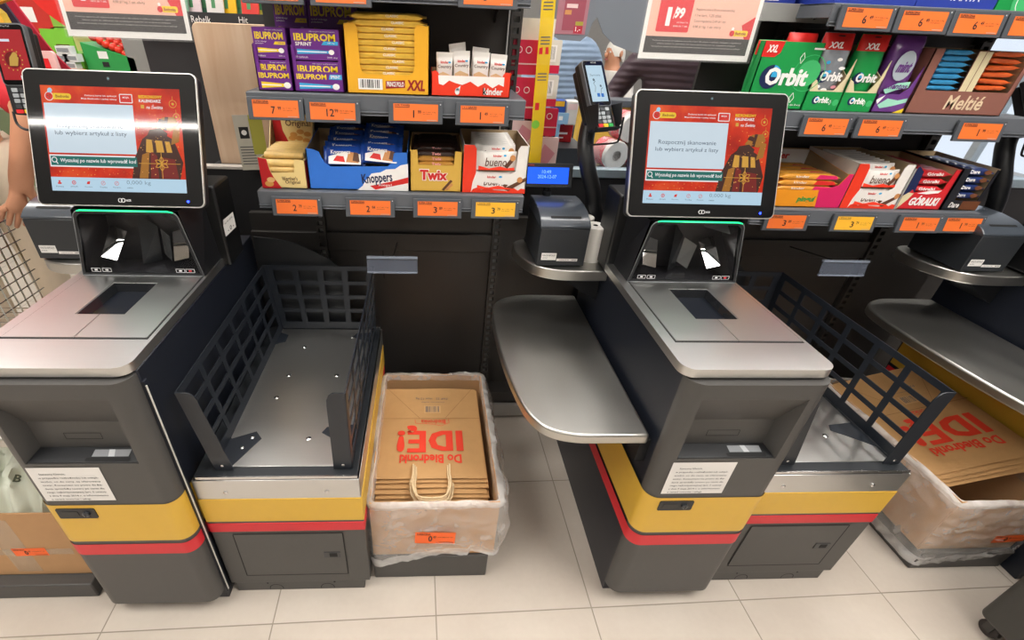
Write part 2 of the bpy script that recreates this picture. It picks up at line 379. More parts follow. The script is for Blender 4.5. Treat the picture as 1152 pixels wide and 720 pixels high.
    w.add([(wx0, wy0, zt), (wx1, wy0, zt), (wx1, wy1, zt), (wx0, wy1, zt), (wx0+.008, wy0+.01, Z0), (wx1-.008, wy0+.01, Z0), (wx1-.008, wy1-.01, Z0), (wx0+.008, wy1-.01, Z0)],
          [(0, 4, 5, 1), (1, 5, 6, 2), (2, 6, 7, 3), (3, 7, 4, 0), (4, 7, 6, 5)], mat('scanner_well', '2a2b2e', .22))
    well = w.build('scanner_well', K)
    w = MB(); w.add([(wx0+.035, wy1-.045, Z0+.012), (wx1-.03, wy1-.045, Z0+.012), (wx1-.034, wy1-.008, Z0+.043), (wx0+.03, wy1-.008, Z0+.043)], [(0, 1, 2, 3)], MIRROR); w.build('well_mirror', well)
    w = MB(); w.add([(wx0+.012, wy0+.02, Z0+.004), (wx0+.05, wy0+.03, Z0+.004), (wx0+.06, wy1-.05, Z0+.012), (wx0+.012, wy1-.03, Z0+.03)], [(0, 1, 2, 3)], mat('well_facet', '7a7d80', .12, metal=.7)); w.build('well_facet', well)
    w = MB(); w.rect(TOP(0, 0, HX-.0012), wx0, wy0, wx1, wy1, film('scanner_window_glass', '101214', .2, rough=.02), 0); w.build('scanner_window', K)
    # upright scanner head: glass front, mirrors inside, green status bar on top
    t = MB(); yb, yt, yk = .2835, .2915, .40
    gb = [(-.292, yb, HX-.002), (.006, yb, HX-.002)]; gt = [(-.262, yt, 1.016), (-.03, yt, 1.016)]
    # shell: sides, top, back
    V = [(-.292, yb, HX-.002), (.006, yb, HX-.002), (.006, yk, HX-.002), (-.292, yk, HX-.002), (-.268, yt, 1.018), (-.022, yt, 1.018), (-.005, yk, 1.03), (-.285, yk, 1.03)]
    t.add(V, [(1, 2, 6, 5), (3, 0, 4, 7), (4, 5, 6, 7), (2, 3, 7, 6)], BLK)
    head = t.build('scanner_head', K, smooth=0)
    fr = MB(); Mg = plane_frame((-.143, yb-.001, HX), (1, 0, 0), (0, yt-yb, 1.018-HX)); hh = .165
    def trap(x0, x1, xt0, xt1, y0, y1, r=0.02):
        P = [(x0, y0), (x1, y0)]
        for i in range(7): a = .5*PI*i/6; P.append((xt1-r+r*math.cos(a)+ (0 if i else 0), y1-r+r*math.sin(a)))
        for i in range(7): a = .5*PI+.5*PI*i/6; P.append((xt0+r+r*math.cos(a), y1-r+r*math.sin(a)))
        return P
    O = trap(-.149, .149, -.122, .122, 0, hh); I = trap(-.141, .141, -.115, .115, .006, hh-.007, .017)
    n_ = len(O); fr.add([(p[0], p[1], 0) for p in O]+[(p[0], p[1], 0) for p in I]+[(p[0], p[1], .004) for p in O]+[(p[0], p[1], .004) for p in I],
        [f_ for i in range(n_) for j in [(i+1) % n_] for f_ in ((2*n_+i, 2*n_+j, 3*n_+j, 3*n_+i), (i, j, 2*n_+j, 2*n_+i), (n_+i, 3*n_+i, 3*n_+j, n_+j))], BLK, Mg)
    fr.build('glass_frame', head)
    er = MB(); er.tube([(p[0], p[1], .003) for p in O], .0016, mat('frame_edge_grey', '8b8e90', .3, metal=.7), 6, Mg, closed=True); er.build('frame_edge', head)
    gl = MB(); gl.poly(Mg, I, film('scanner_front_glass', '0c0d0e', .2, rough=.03), .002)
    Wk = mat('white_print', 'e4e4e4', .5)
    for x in (-.124, -.098, .082, .106):
        gl.line(Mg, [(x, .009), (x+.021, .009), (x+.021, .018), (x, .018), (x, .009)], .001, Wk, .0026); gl.rect(Mg, x+.007, .0115, x+.014, .0155, Wk if x < .1 else RED, .0026)
    gl.build('scanner_glass', head)
    led = MB(); led.tube([(-.108, hh-.001, .004), (-.1, hh+.001, .005), (.0, hh+.001, .0055), (.1, hh+.001, .005), (.112, hh-.002, .004)], [.0014, .002, .0022, .002, .0014], lit('status_green', '19c776', 3.2), 8, Mg); led.build('status_light', head)
    # interior of the head
    iy = .375
    i_ = MB(); DK = mat('scanner_inside', '2c2b2e', .25)
    i_.add([(-.285, .286, HX), (0, .286, HX), (-.02, iy, HX+.003), (-.265, iy, HX+.003), (-.255, .295, 1.012), (-.035, .295, 1.012), (-.04, iy, 1.0), (-.245, iy, 1.0)], [(0, 1, 2, 3), (3, 2, 6, 7), (4, 7, 6, 5), (0, 3, 7, 4), (1, 5, 6, 2)], DK)
    i_.build('scanner_housing', head, smooth=0)
    def facet(P, m, nm): q = MB(); q.add(P, [tuple(range(len(P)))], m); return q.build(nm, head, smooth=0)
    GREYF = mat('scanner_facet', '9a9c9c', .15, metal=.7); DKF = mat('scanner_dark_facet', '45484b', .15, metal=.6)
    for sx, cx in ((1, -.222), (-1, -.062)):
        n = Vector((.10*sx, -.72, .68)).normalized(); u = Vector((1, 0, -n.x/n.z)).normalized(); v_ = n.cross(u)
        mm = MB(); mm.poly(plane_frame((cx, .335, .918), u, v_), [(-.024, -.042), (.014, -.046), (.02, .034), (-.022, .044)] if sx > 0 else [(-.014, -.046), (.024, -.042), (.022, .044), (-.02, .034)], MIRROR, 0); mm.build('mirror', head, smooth=0)
    facet([(-.165, .325, .862), (-.13, .355, .862), (-.125, .37, .95), (-.16, .36, .985)], DKF, 'dark_facet')
    facet([(-.125, .365, .875), (-.10, .345, .862), (-.09, .35, .93), (-.12, .37, .945)], GREYF, 'grey_facet')
    facet([(-.09, .345, .985), (-.03, .32, .975), (-.03, .34, 1.005), (-.10, .36, 1.008)], GREYF, 'grey_facet')
    facet([(-.235, .345, .985), (-.15, .36, .985), (-.16, .37, 1.005), (-.24, .37, 1.005)], DKF, 'dark_facet')
    # pillar behind the head and monitor
    PILB = mat('pillar_black', '0b0c0e', .4)
    p = MB(); p.prism([(-.315, .392), (.03, .392), (.03, .5), (-.315, .5)], .829, 1.05, PILB); p.prism(rounded(-.25, .41, -.035, .5, .02), 1.05, 1.2, PILB)
    pil = p.build('pillar', K, bevel=.006)
    Ms = plane_frame((.0312, 0, 0), (0, 1, 0), (0, 0, 1))
    q = MB(); q.poly(Ms, [(.395, .914), (.474, .912), (.474, .956), (.402, .958), (.398, .948), (.395, .945)], WHITE, .0004)
    q.text(Ms, '- 0 -', .415, .918, .46, .931, INKG, .001, bold=.02); q.text(Ms, 'Nr 04 2024', .405, .944, .46, .949, INKG, .001); q.build('sticker', K)
    # monitor
    mon = monitor(K)
    # printer shelf and bagging tray on the left side
    sh = MB(); P = smooth_path([(-.295, .403), (-.40, .402), (-.465, .412), (-.512, .444), (-.542, .505), (-.553, .56), (-.545, .61), (-.515, .638), (-.46, .645), (-.295, .645)], 5)
    sh.prism([(p.x, p.y) for p in P][::-1], .789, .8225, STEELY); sh.build('printer_shelf', K, bevel=.004, seg=3)
    br = MB(); br.hexa([(-.36, .45, .735), (-.296, .45, .70), (-.296, .60, .70), (-.36, .60, .735)], [(-.43, .45, .789), (-.296, .45, .789), (-.296, .60, .789), (-.43, .60, .789)], BLK); br.build('shelf_bracket', K)
    tr = MB(); P = smooth_path([(-.309, -.063), (-.40, -.063), (-.479, -.061), (-.537, -.043), (-.572, -.004), (-.594, .065), (-.612, .204), (-.618, .36), (-.612, .50), (-.585, .565), (-.519, .603), (-.44, .610), (-.309, .606)], 5)
    tr.prism([(p.x, p.y) for p in P][::-1], .600, .630, STEELY); tr.build('basket_tray', K, bevel=.006, seg=3)
    br = MB(); br.box((-.318, -.05, .53), (-.294, .59, .6), BLK); br.build('tray_bracket', K)
    return K

def monitor(K):
    B0 = Vector((-.3324, .2891, 1.0299)); v = Vector((0, .1141, .2723)).normalized()
    M = plane_frame(B0, (1, 0, 0), v); W, Hh = .3772, .2952
    mb = MB(); mb.prism(rounded(0, 0, W, Hh, .013, 6), -.03, -.001, BLK, M); mb.prism(rounded(.05, .04, W-.05, Hh-.05, .01), -.055, -.03, BLK, M)
    mon = mb.build('monitor', K, bevel=.004)
    m = MB(); m.prism(rounded(-.001, -.001, W+.001, Hh+.001, .0145, 6), -.007, -.0005, mat('monitor_rim', 'c2c0bb', .3, metal=.6), M); m.build('rim', mon)
    m = MB(); m.prism(rounded(.0018, .0018, W-.0018, Hh-.0018, .012, 6), -.001, .0006, mat('monitor_glass', '0b0c0e', .05, spec=.5), M); m.build('bezel', mon)
    g = MB(); Wt = mat('bezel_print', 'c8c8c8', .5)
    for dx in (0, .0065): g.ring(M, .186+dx, .013, .005, .0014, Wt, .0012)
    g.text(M, 'NCR', .199, .0105, .211, .0155, Wt, .0012, bold=.02); g.build('maker_mark', mon)
    g = MB(); g.disc(M, .341, .013, .0028, lit('power_blue', '1f35ff', 12), .0014); g.build('power_light', mon)
    g = MB(); g.disc(M, .186, .279, .0042, mat('lens_ring', '23262a', .2), .001); g.disc(M, .186, .279, .002, mat('lens', '4f6a72', .1), .0014); g.build('camera_lens', mon)
    # display picture
    LW, LH = .304, .229; X0, Y0 = .0358, .0321
    D = M @ Matrix.Translation((X0, Y0, .0008)); s = MB(); E = .86
    S_RED = screen_red()
    pw = lit('screen_white', 'd3e3ee', E); bl = lit('screen_blue_white', 'bcdcf0', E); tl = lit('screen_teal', '0a6a62', E); tx = lit('screen_grey_text', '46586c', E)
    yl = lit('screen_yellow', 'f2c928', E); wt = lit('screen_pure_white', 'f4f4f4', E); rd = lit('screen_icon_red', 'dd2a20', E); dk = lit('screen_dark_red', '7a1410', E)
    gd = lit('screen_gold', 'd9a13a', E); gd2 = lit('screen_gold_dark', 'a86c1c', E); br = lit('screen_brown', '3f1508', E); lb = lit('screen_pale_blue', 'a9d6ee', E)
    R = lambda a, b, c, d, m, n=.0002: s.rect(D, a*LW, b*LH, c*LW, d*LH, m, n)
    T = lambda t, a, b, c, d, m, n=.0006, **k: s.text(D, t, a*LW, b*LH, c*LW, d*LH, m, n, **k)
    R(0, 0, 1, 1, S_RED, 0); R(0, 0, 1, .135, bl, .0002); R(.012, .37, .652, .838, pw, .0002)
    R(.008, .235, .655, .352, wt, .0002); R(.016, .248, .648, .339, tl, .0004)
    T('Rozpocznij skanowanie', .09, .60, .565, .655, tx); T('lub wybierz artykuł z listy', .07, .53, .59, .582, tx)
    T('Wyszukaj po nazwie lub wprowadź kod', .085, .27, .64, .32, wt, bold=.012, shear=.1)
    s.ring(D, .042*LW, .302*LH, .0062, .0016, wt, .0006); s.line(D, [(.054*LW, .285*LH), (.066*LW, .262*LH)], .002, wt, .0006)
    s.poly(D, rounded(.075*LW, .872*LH, .215*LW, .93*LH, .006), yl, .0003); T('Biedronka', .105, .888, .2, .915, dk, bold=.015)
    s.disc(D, .058*LW, .9*LH, .0095, wt, .0003); s.disc(D, .058*LW, .9*LH, .0082, rd, .0005)
    for a, b in ((.05, .905), (.06, .89), (.066, .91)): s.disc(D, a*LW, b*LH, .0013, br, .0007, 8)
    s.disc(D, .068*LW, .955*LH, .005, lb, .0006); s.disc(D, .06*LW, .945*LH, .003, lb, .0006)
    T('Zeskanuj kartę lub aplikację', .31, .905, .54, .925, wt, .0003, bold=.005); T('Moja Biedronka i zyskaj rabaty', .285, .875, .54, .895, wt, .0003, bold=.005)
    s.poly(D, rounded(.56*LW, .855*LH, .655*LW, .94*LH, .002), wt, .0003); R(.566, .863, .649, .932, rd, .0005); T('MOJA', .585, .895, .63, .915, wt, .0007, bold=.01)
    T('BIEDRONKOWY', .70, .905, .87, .935, yl, bold=.03); T('KALENDARZ', .70, .868, .86, .896, wt, bold=.03); T('na Święta', .75, .80, .87, .85, wt, bold=.01, shear=.3)
    R(.71, .81, .735, .845, gd)
    # baubles
    for (a, b, r) in ((.945, .86, .0085), (.965, .74, .0075), (.955, .60, .006)):
        s.ring(D, a*LW, b*LH, r, .0012, gd, .0004); s.disc(D, a*LW, b*LH, r*.35, gd, .0004); s.line(D, [(a*LW, b*LH+r), (a*LW, b*LH+r+.008)], .0008, gd, .0004)
    # stack of wrapped presents
    def gift(P, m, n): s.poly(D, [(a*LW, b*LH) for a, b in P], m, n)
    gift([(.60, .135), (.96, .135), (.99, .30), (.93, .52), (.80, .62), (.70, .52), (.63, .33)], br, .0003)
    gift([(.655, .14), (.72, .14), (.745, .40), (.69, .37)], gd2, .0005); gift([(.74, .14), (.80, .14), (.80, .36), (.755, .41)], dk, .0005); gift([(.82, .14), (.95, .14), (.93, .33), (.82, .35)], dk, .0005)
    gift([(.72, .395), (.915, .395), (.90, .50), (.73, .52)], gd, .0006); gift([(.775, .395), (.80, .395), (.795, .515), (.77, .515)], br, .0008); gift([(.855, .395), (.875, .395), (.865, .505), (.845, .505)], br, .0008)
    gift([(.73, .53), (.88, .53), (.89, .58), (.84, .63), (.76, .61)], br, .0007)
    gift([(.80, .63), (.92, .60), (.975, .67), (.95, .74), (.86, .73)], gd2, .0006); gift([(.86, .61), (.885, .605), (.905, .735), (.88, .737)], br, .0008); gift([(.91, .47), (.97, .50), (.985, .64), (.94, .66)], gd2, .0006)
    gift([(.82, .68), (.87, .66), (.88, .70), (.84, .72)], br, .0008)
    cx, cy = .83*LW, .285*LH
    for k in range(6):
        a = k*PI/3+PI/6; c_, s_ = math.cos(a), math.sin(a); r = .016
        P = [(cx, cy), (cx+c_*r*.6-s_*.004, cy+s_*r*.6+c_*.004), (cx+c_*r, cy+s_*r), (cx+c_*r*.6+s_*.004, cy+s_*r*.6-c_*.004), (cx, cy)]; s.line(D, P, .0015, gd, .001)
    s.line(D, [(cx, .14*LH), (cx, .39*LH)], .0014, gd, .0009); s.line(D, [(.66*LW, cy), (.97*LW, cy)], .0012, gd, .0009)
    for k in range(46):
        a, b = rnd.uniform(.66, .98), rnd.uniform(.14, .8); s.disc(D, a*LW, b*LH, rnd.choice((.0006, .0009, .0014)), lit('screen_spark', 'ffb35a', E), .00095, 6)
    for k in range(26):
        a, b = rnd.uniform(.01, .62), rnd.uniform(.15, .225); s.disc(D, a*LW, b*LH, rnd.choice((.0006, .001)), lit('screen_spark', 'ffb35a', E), .0003, 6)
    for k, x in enumerate((.06, .165, .27, .38, .48)):
        if k == 0: s.disc(D, x*LW, .093*LH, .0024, rd, .0004, 10); s.poly(D, rounded((x-.014)*LW, .066*LH, (x+.014)*LW, .083*LH, .0015), rd, .0004)
        elif k == 1: s.ring(D, x*LW, .083*LH, .0046, .0016, rd, .0004, 14); s.disc(D, x*LW, .083*LH, .0015, rd, .0004, 8)
        elif k == 2: s.poly(D, [((x-.013)*LW, .07*LH), ((x+.01)*LW, .07*LH), ((x+.015)*LW, .1*LH), ((x-.005)*LW, .095*LH)], rd, .0004)
        else: s.ring(D, x*LW, .083*LH, .0048, .0009, rd, .0004, 14); s.line(D, [((x-.005)*LW, .075*LH), ((x+.006)*LW, .095*LH)], .001, rd, .0004)
        T(('Pomoc', 'Język', 'Moja karta', 'Torba', 'Pieczywo')[k], x-.028, .035, x+.028, .05, tx, bold=0)
    T('0,000 kg', .555, .065, .735, .115, lit('screen_pale_text', '7f96a8', E)); T('netto', .555, .035, .60, .048, tx)
    s.build('display', mon, smooth=0)
    return mon

def screen_red():
    m = bpy.data.materials.new('screen_red_ad'); m.use_nodes = True; nt = m.node_tree; b = nt.nodes['Principled BSDF']
    tc = nt.nodes.new('ShaderNodeTexCoord'); nz = nt.nodes.new('ShaderNodeTexNoise'); nz.inputs['Scale'].default_value = 16; nz.inputs['Detail'].default_value = 6
    cr = nt.nodes.new('ShaderNodeValToRGB'); e = cr.color_ramp.elements; e[0].position = .3; e[0].color = H('a81508'); e[1].position = .72; e[1].color = H('ee5a22')
    k = e.new(.5); k.color = H('d52c10')
    nt.links.new(tc.outputs['Object'], nz.inputs[0]); nt.links.new(nz.outputs['Fac'], cr.inputs[0]); nt.links.new(cr.outputs[0], b.inputs['Emission Color']); nt.links.new(cr.outputs[0], b.inputs['Base Color'])
    nt.links.remove(b.inputs['Base Color'].links[0]); b.inputs['Base Color'].default_value = (.01, .004, .003, 1)
    b.inputs['Emission Strength'].default_value = .85; b.inputs['Roughness'].default_value = .07; b.inputs['Coat Weight'].default_value = .16; b.inputs['Coat Roughness'].default_value = .38
    return m

# ------------------------------------------------------------------ bagging scale beside the kiosk (same local frame)
def make_bagger():
    K = thing('bagging_scale', 'x', 'bagging scale')
    b = MB(); b.box((.02, -.062, .045), (.415, .60, .419), GRAPH); b.box((.03, -.060, 0), (.397, .59, .045), GRAPH); b.build('base', K, bevel=.002)
    b = MB(); b.box((.018, -.0635, .329), (.4165, .60, .4185), YEL); b.build('yellow_band', K, bevel=.002)
    b = MB(); b.box((.018, -.0635, .287), (.4165, .60, .322), RED); b.build('red_stripe', K, bevel=.002)
    F = FRONT(0, -.0625, 0)
    d = MB(); d.prism(rounded(.073, .085, .356, .276, .002), 0, .0012, GRAPH, F)
    o = d.build('access_door', K)
    d = MB(); d.line(F, [(.073, .085), (.356, .085), (.356, .276), (.073, .276), (.073, .085)], .003, GAP, .0014); d.build('door_gap', o)
    d = MB(); d.prism(rounded(.298, .168, .343, .192, .002), 0, .003, mat('latch_grey', '38383a', .4), F); d.prism(rounded(.313, .172, .334, .188, .001), .003, .0036, GAP, F); d.build('latch', o)
    for x in (.143, .29):
        d = MB(); d.ring(FRONT(x, -.0605, 0), 0, .012, .02, .0022, GAP, .0008, a0=-.2, a1=PI+.2); d.build('foot_cutout', K)
        d = MB(); d.disc(FRONT(x-.022 if x < .2 else x+.022, -.0605, 0), 0, .039, .003, GAP, .0008, 10); d.build('pin_hole', K)
    s = MB(); s.box((.02, -.0625, .4185), (.4145, -.060, .4856), STEEL); s.box((.412, -.0625, .4185), (.4145, .6, .4856), STEEL); s.box((.02, .598, .4185), (.4145, .6, .4856), STEEL); s.box((.02, -.06, .4185), (.022, .6, .4856), STEEL)
    s.build('steel_skirt', K, bevel=.002)
    for x in (.091, .333):
        q = MB(); q.lathe([(.0055, 0), (.0055, .0015), (.003, .003)], CHROME, 12, FRONT(x, -.0625, .444)); q.build('screw', K)
    p = MB(); p.box((.03, -.055, .43), (.405, .592, .478), GAP); p.box((.024, -.058, .4865), (.41, .594, .4945), mat('scale_frame', '23262a', .4)); p.build('weighing_frame', K, bevel=.002)
    e = MB(); e.box((.03, -.0605, .4875), (.41, -.0575, .4955), CHROME); e.build('plate_edge', K); e = MB(); e.box((.03, .594, .4875), (.41, .597, .4985), CHROME); e.build('plate_edge', K)
    pl = MB(); pl.box((.062, -.03, .4945), (.384, .58, .4972), STEELD); plate = pl.build('scale_plate', K, bevel=.001)
    for (x, y) in ((.11, .03), (.125, .065), (.145, .22), (.155, .32), (.17, .47), (.30, .32), (.27, .06), (.32, .53)):
        q = MB(); q.lathe([(.007, 0), (.007, .001), (.004, .0028)], CHROME, 12, TOP(x, y, .4972)); q.build('bolt', plate)
    for pts in ([(.062, -.03), (.105, -.03), (.15, .06), (.13, .085), (.075, .06), (.062, .08)], [(.384, .02), (.384, .11), (.31, .10), (.30, .08), (.33, .06)], [(.384, .50), (.384, .56), (.33, .55), (.32, .53)], [(.062, .48), (.10, .50), (.10, .54), (.062, .56)]):
        q = MB(); q.prism(pts, .4972, .4988, CAGE); q.build('corner_bracket', plate)
    # cage: sheet panels with cut-out windows
    def panel(name, P00, P10, P01, P11, nc, nr, mx, my, gx, gy, t, nrm, lean=0.):
        """sheet between four corners, nc x nr windows, thickness t along nrm"""
        P00, P10, P01, P11 = map(Vector, (P00, P10, P01, P11)); N = Vector(nrm)*t
        W = (P10-P00).length; Hh = (P01-P00).length
        def at(x, y): a = x/W; c = y/Hh; return P00*(1-a)*(1-c)+P10*a*(1-c)+P01*(1-a)*c+P11*a*c
        cw = (W-2*mx-(nc-1)*gx)/nc; rh = (Hh-my[0]-my[1]-(nr-1)*gy)/nr
        xs = [0]; ys = [0]
        for i in range(nc): xs += [mx+i*(cw+gx), mx+i*(cw+gx)+cw]
        for j in range(nr): ys += [my[0]+j*(rh+gy), my[0]+j*(rh+gy)+rh]
        xs.append(W); ys.append(Hh); m = MB(); nx, ny = len(xs), len(ys)
        V = [at(x, y)-N*.5 for y in ys for x in xs]+[at(x, y)+N*.5 for y in ys for x in xs]; o = nx*ny; F = []
        hole = lambda i, j: i % 2 == 1 and j % 2 == 1 and 0 <= i < nx-1 and 0 <= j < ny-1
        solid = lambda i, j: 0 <= i < nx-1 and 0 <= j < ny-1 and not hole(i, j)
        for j in range(ny-1):
            for i in range(nx-1):
                if not solid(i, j): continue
                a, b_, c_, d_ = j*nx+i, j*nx+i+1, (j+1)*nx+i+1, (j+1)*nx+i
                F += [(a, b_, c_, d_)[::-1], (o+a, o+b_, o+c_, o+d_)]
                if not solid(i, j-1): F.append((a, b_, o+b_, o+a))
                if not solid(i+1, j): F.append((b_, c_, o+c_, o+b_))
                if not solid(i, j+1): F.append((c_, d_, o+d_, o+c_))
                if not solid(i-1, j): F.append((d_, a, o+a, o+d_))
        m.add(V, F, CAGE); return m.build(name, K, smooth=0)
    z0, z1 = .497, .737
    panel('cage_side', (.070, -.037, z0), (.070, .578, z0), (.040, -.037, z1), (.040, .59, z1), 6, 4, .024, (.028, .018), .017, .014, .0025, (-1, 0, 0))
    panel('cage_side', (.394, -.037, z0), (.394, .578, z0), (.398, -.037, z1), (.398, .59, z1), 6, 4, .024, (.028, .018), .017, .014, .0025, (-1, 0, 0))
    panel('cage_back', (.062, .585, z0), (.392, .585, z0), (.040, .591, z1), (.402, .591, z1), 4, 4, .026, (.028, .016), .018, .014, .0025, (0, -1, 0))
    def post(xb, xt, w, sgn):
        P = [(xb, z0), (xb+sgn*w, z0)]
        top = [(xt+sgn*w*1.0, z1-.035), (xt+sgn*w*.97, z1-.02), (xt+sgn*w*.85, z1-.008), (xt+sgn*w*.65, z1-.001), (xt+sgn*w*.5, z1)]
        P += top+[(xt, z1)]
        if sgn < 0: P = P[::-1]
        q = MB(); q.prism(P, 0, .0028, CAGE, FRONT(0, -.0365, 0)); o = q.build('cage_post', K)
        q = MB(); q.lathe([(.004, 0), (.004, .0012), (.002, .002)], CHROME, 10, FRONT(xb+sgn*w*.45, -.0393, z0+.014)); q.build('rivet', o)
    post(.070, .040, .043, 1); post(.394, .398, .043, -1)
    # arched dark baffle behind the cage
    a = MB(); P = [(.02, .66), (.30, .66), (.285, .72), (.255, .75), (.22, .77), (.18, .792), (.142, .808), (.09, .82), (.02, .827)]
    a.prism(P, 0, .006, mat('baffle_black', '1e2023', .45), FRONT(0, .616, 0)); a.box((.02, .612, .03), (.30, .618, .66), mat('baffle_black', '1e2023', .45)); a.build('rear_baffle', K)
    return K
# ------------------------------------------------------------------ receipt printer, paper rolls, pole display, payment terminals
def make_printer(label):
    P = thing('receipt_printer', label, 'printer')
    w, d = .142, .19
    b = MB(); DG = mat('printer_dark', '282b2f', .4, var=.04); b.box((0, 0, .004), (w, d, .118), DG); b.box((.012, .01, 0), (.05, d-.01, .004), GAP); b.box((w-.05, .01, 0), (w-.012, d-.01, .004), GAP)
    body = b.build('housing', P, bevel=.004)
    l = MB(); prof = [(0, .119), (0, .125), (.018, .139), (.05, .151), (.095, .158), (.15, .160), (d, .156), (d, .119)]
    V = [(x, p[0], p[1]) for x in (-.001, w+.001) for p in prof]; n = len(prof)
    l.add(V, [tuple(range(n)), tuple(range(2*n-1, n-1, -1))]+[(i, n+i, n+(i+1) % n, (i+1) % n) for i in range(n)], mat('printer_lid', '3d434b', .28, coat=.4)); lid = l.build('lid', P, bevel=.002, smooth=30)
    s = MB(); M = plane_frame((0, .018, .1395), (1, 0, 0), (0, .032, .012)); s.poly(M, rounded(.03, .004, .118, .013, .003), GAP, .001); s.build('paper_slot', lid)
    s = MB(); M2 = FRONT(0, -.0006, 0); s.rect(M2, .012, .022, .056, .044, WHITE, .0004); s.text(M2, 'PARAGON NIEFISKALNY', .015, .034, .053, .04, INKG, .0008); s.text(M2, 'zamknij', .015, .026, .03, .031, INKG, .0008); s.build('label', body)
    s = MB(); s.rect(M2, .058, .019, .120, .027, WHITE, .0004); s.text(M2, 'WWW 0418 2277 5510', .066, .0215, .095, .0245, INKG, .0008); s.text(M2, '04/24', .102, .0213, .117, .0247, INK, .0008, bold=.02); s.build('serial_label', body)
    q = MB(); q.text(plane_frame((0, .12, .1595), (1, 0, 0), (0, 1, .01)), 'POS', .09, -.0, .115, .012, mat('printer_print', '8d939b', .4), .0015); q.build('lettering', lid)
    return P

def make_roll(label):
    P = MB(); r, h = .034, .108; WP = mat('thermal_paper', 'e6e3dd', .7, var=.02)
    P.lathe([(.0075, 0), (r-.001, 0), (r, .001), (r, h-.001), (r-.001, h), (.0075, h), (.0075, h-.012), (.0, h-.012)], WP, 32)
    o = P.build('paper_roll', smooth=40); tag(o, label, 'paper roll')
    q = MB(); q.lathe([(.0062, h-.0115), (.0074, h-.0115), (.0074, h+.0004), (.0062, h+.0004), (.0062, h-.0115)], mat('roll_core', '2b2724', .7), 16); q.build('core', o)
    return o

def make_display(label):
    P = thing('pole_display', label, 'display')
    M = plane_frame((0, 0, 0), (1, -.03, .012), (0, .28, 1))
    b = MB(); b.prism(rounded(0, 0, .15, .072, .004), -.028, 0, BLK, M); hd = b.build('display_head', P, bevel=.002)
    s = MB(); s.rect(M, .011, .012, .137, .06, lit('lcd_blue', '1557f2', 1.5), .0006)
    dg = lit('lcd_pale', '7fb6ff', 1.6); s.text(M, '10:49', .055, .042, .083, .052, dg, .0012); s.text(M, '2024-12-07', .043, .028, .1, .038, dg, .0012)
    s.text(M, 'POSIFLEX', .012, .064, .03, .068, RED, .0008); s.text(M, 'PD 2200 usb', .085, .004, .135, .008, INKG, .0008); s.build('display', hd)
    p = MB(); p.tube([(.078, .02, .01), (.078, .02, -.17)], .011, BLK, 12); p.build('pole', P)
    p = MB(); p.tube([(.078, .003, -.012), (.078, .003, -.05)], [.012, .012], BLK, 14); p.ball((.078, .003, -.05), .012, BLK); p.build('neck_cover', P)
    p = MB(); p.lathe([(.05, 0), (.05, .006), (.02, .016), (.012, .02)], BLK, 24, Matrix.Translation((.078, .02, -.182))); p.build('foot', P)
    return P

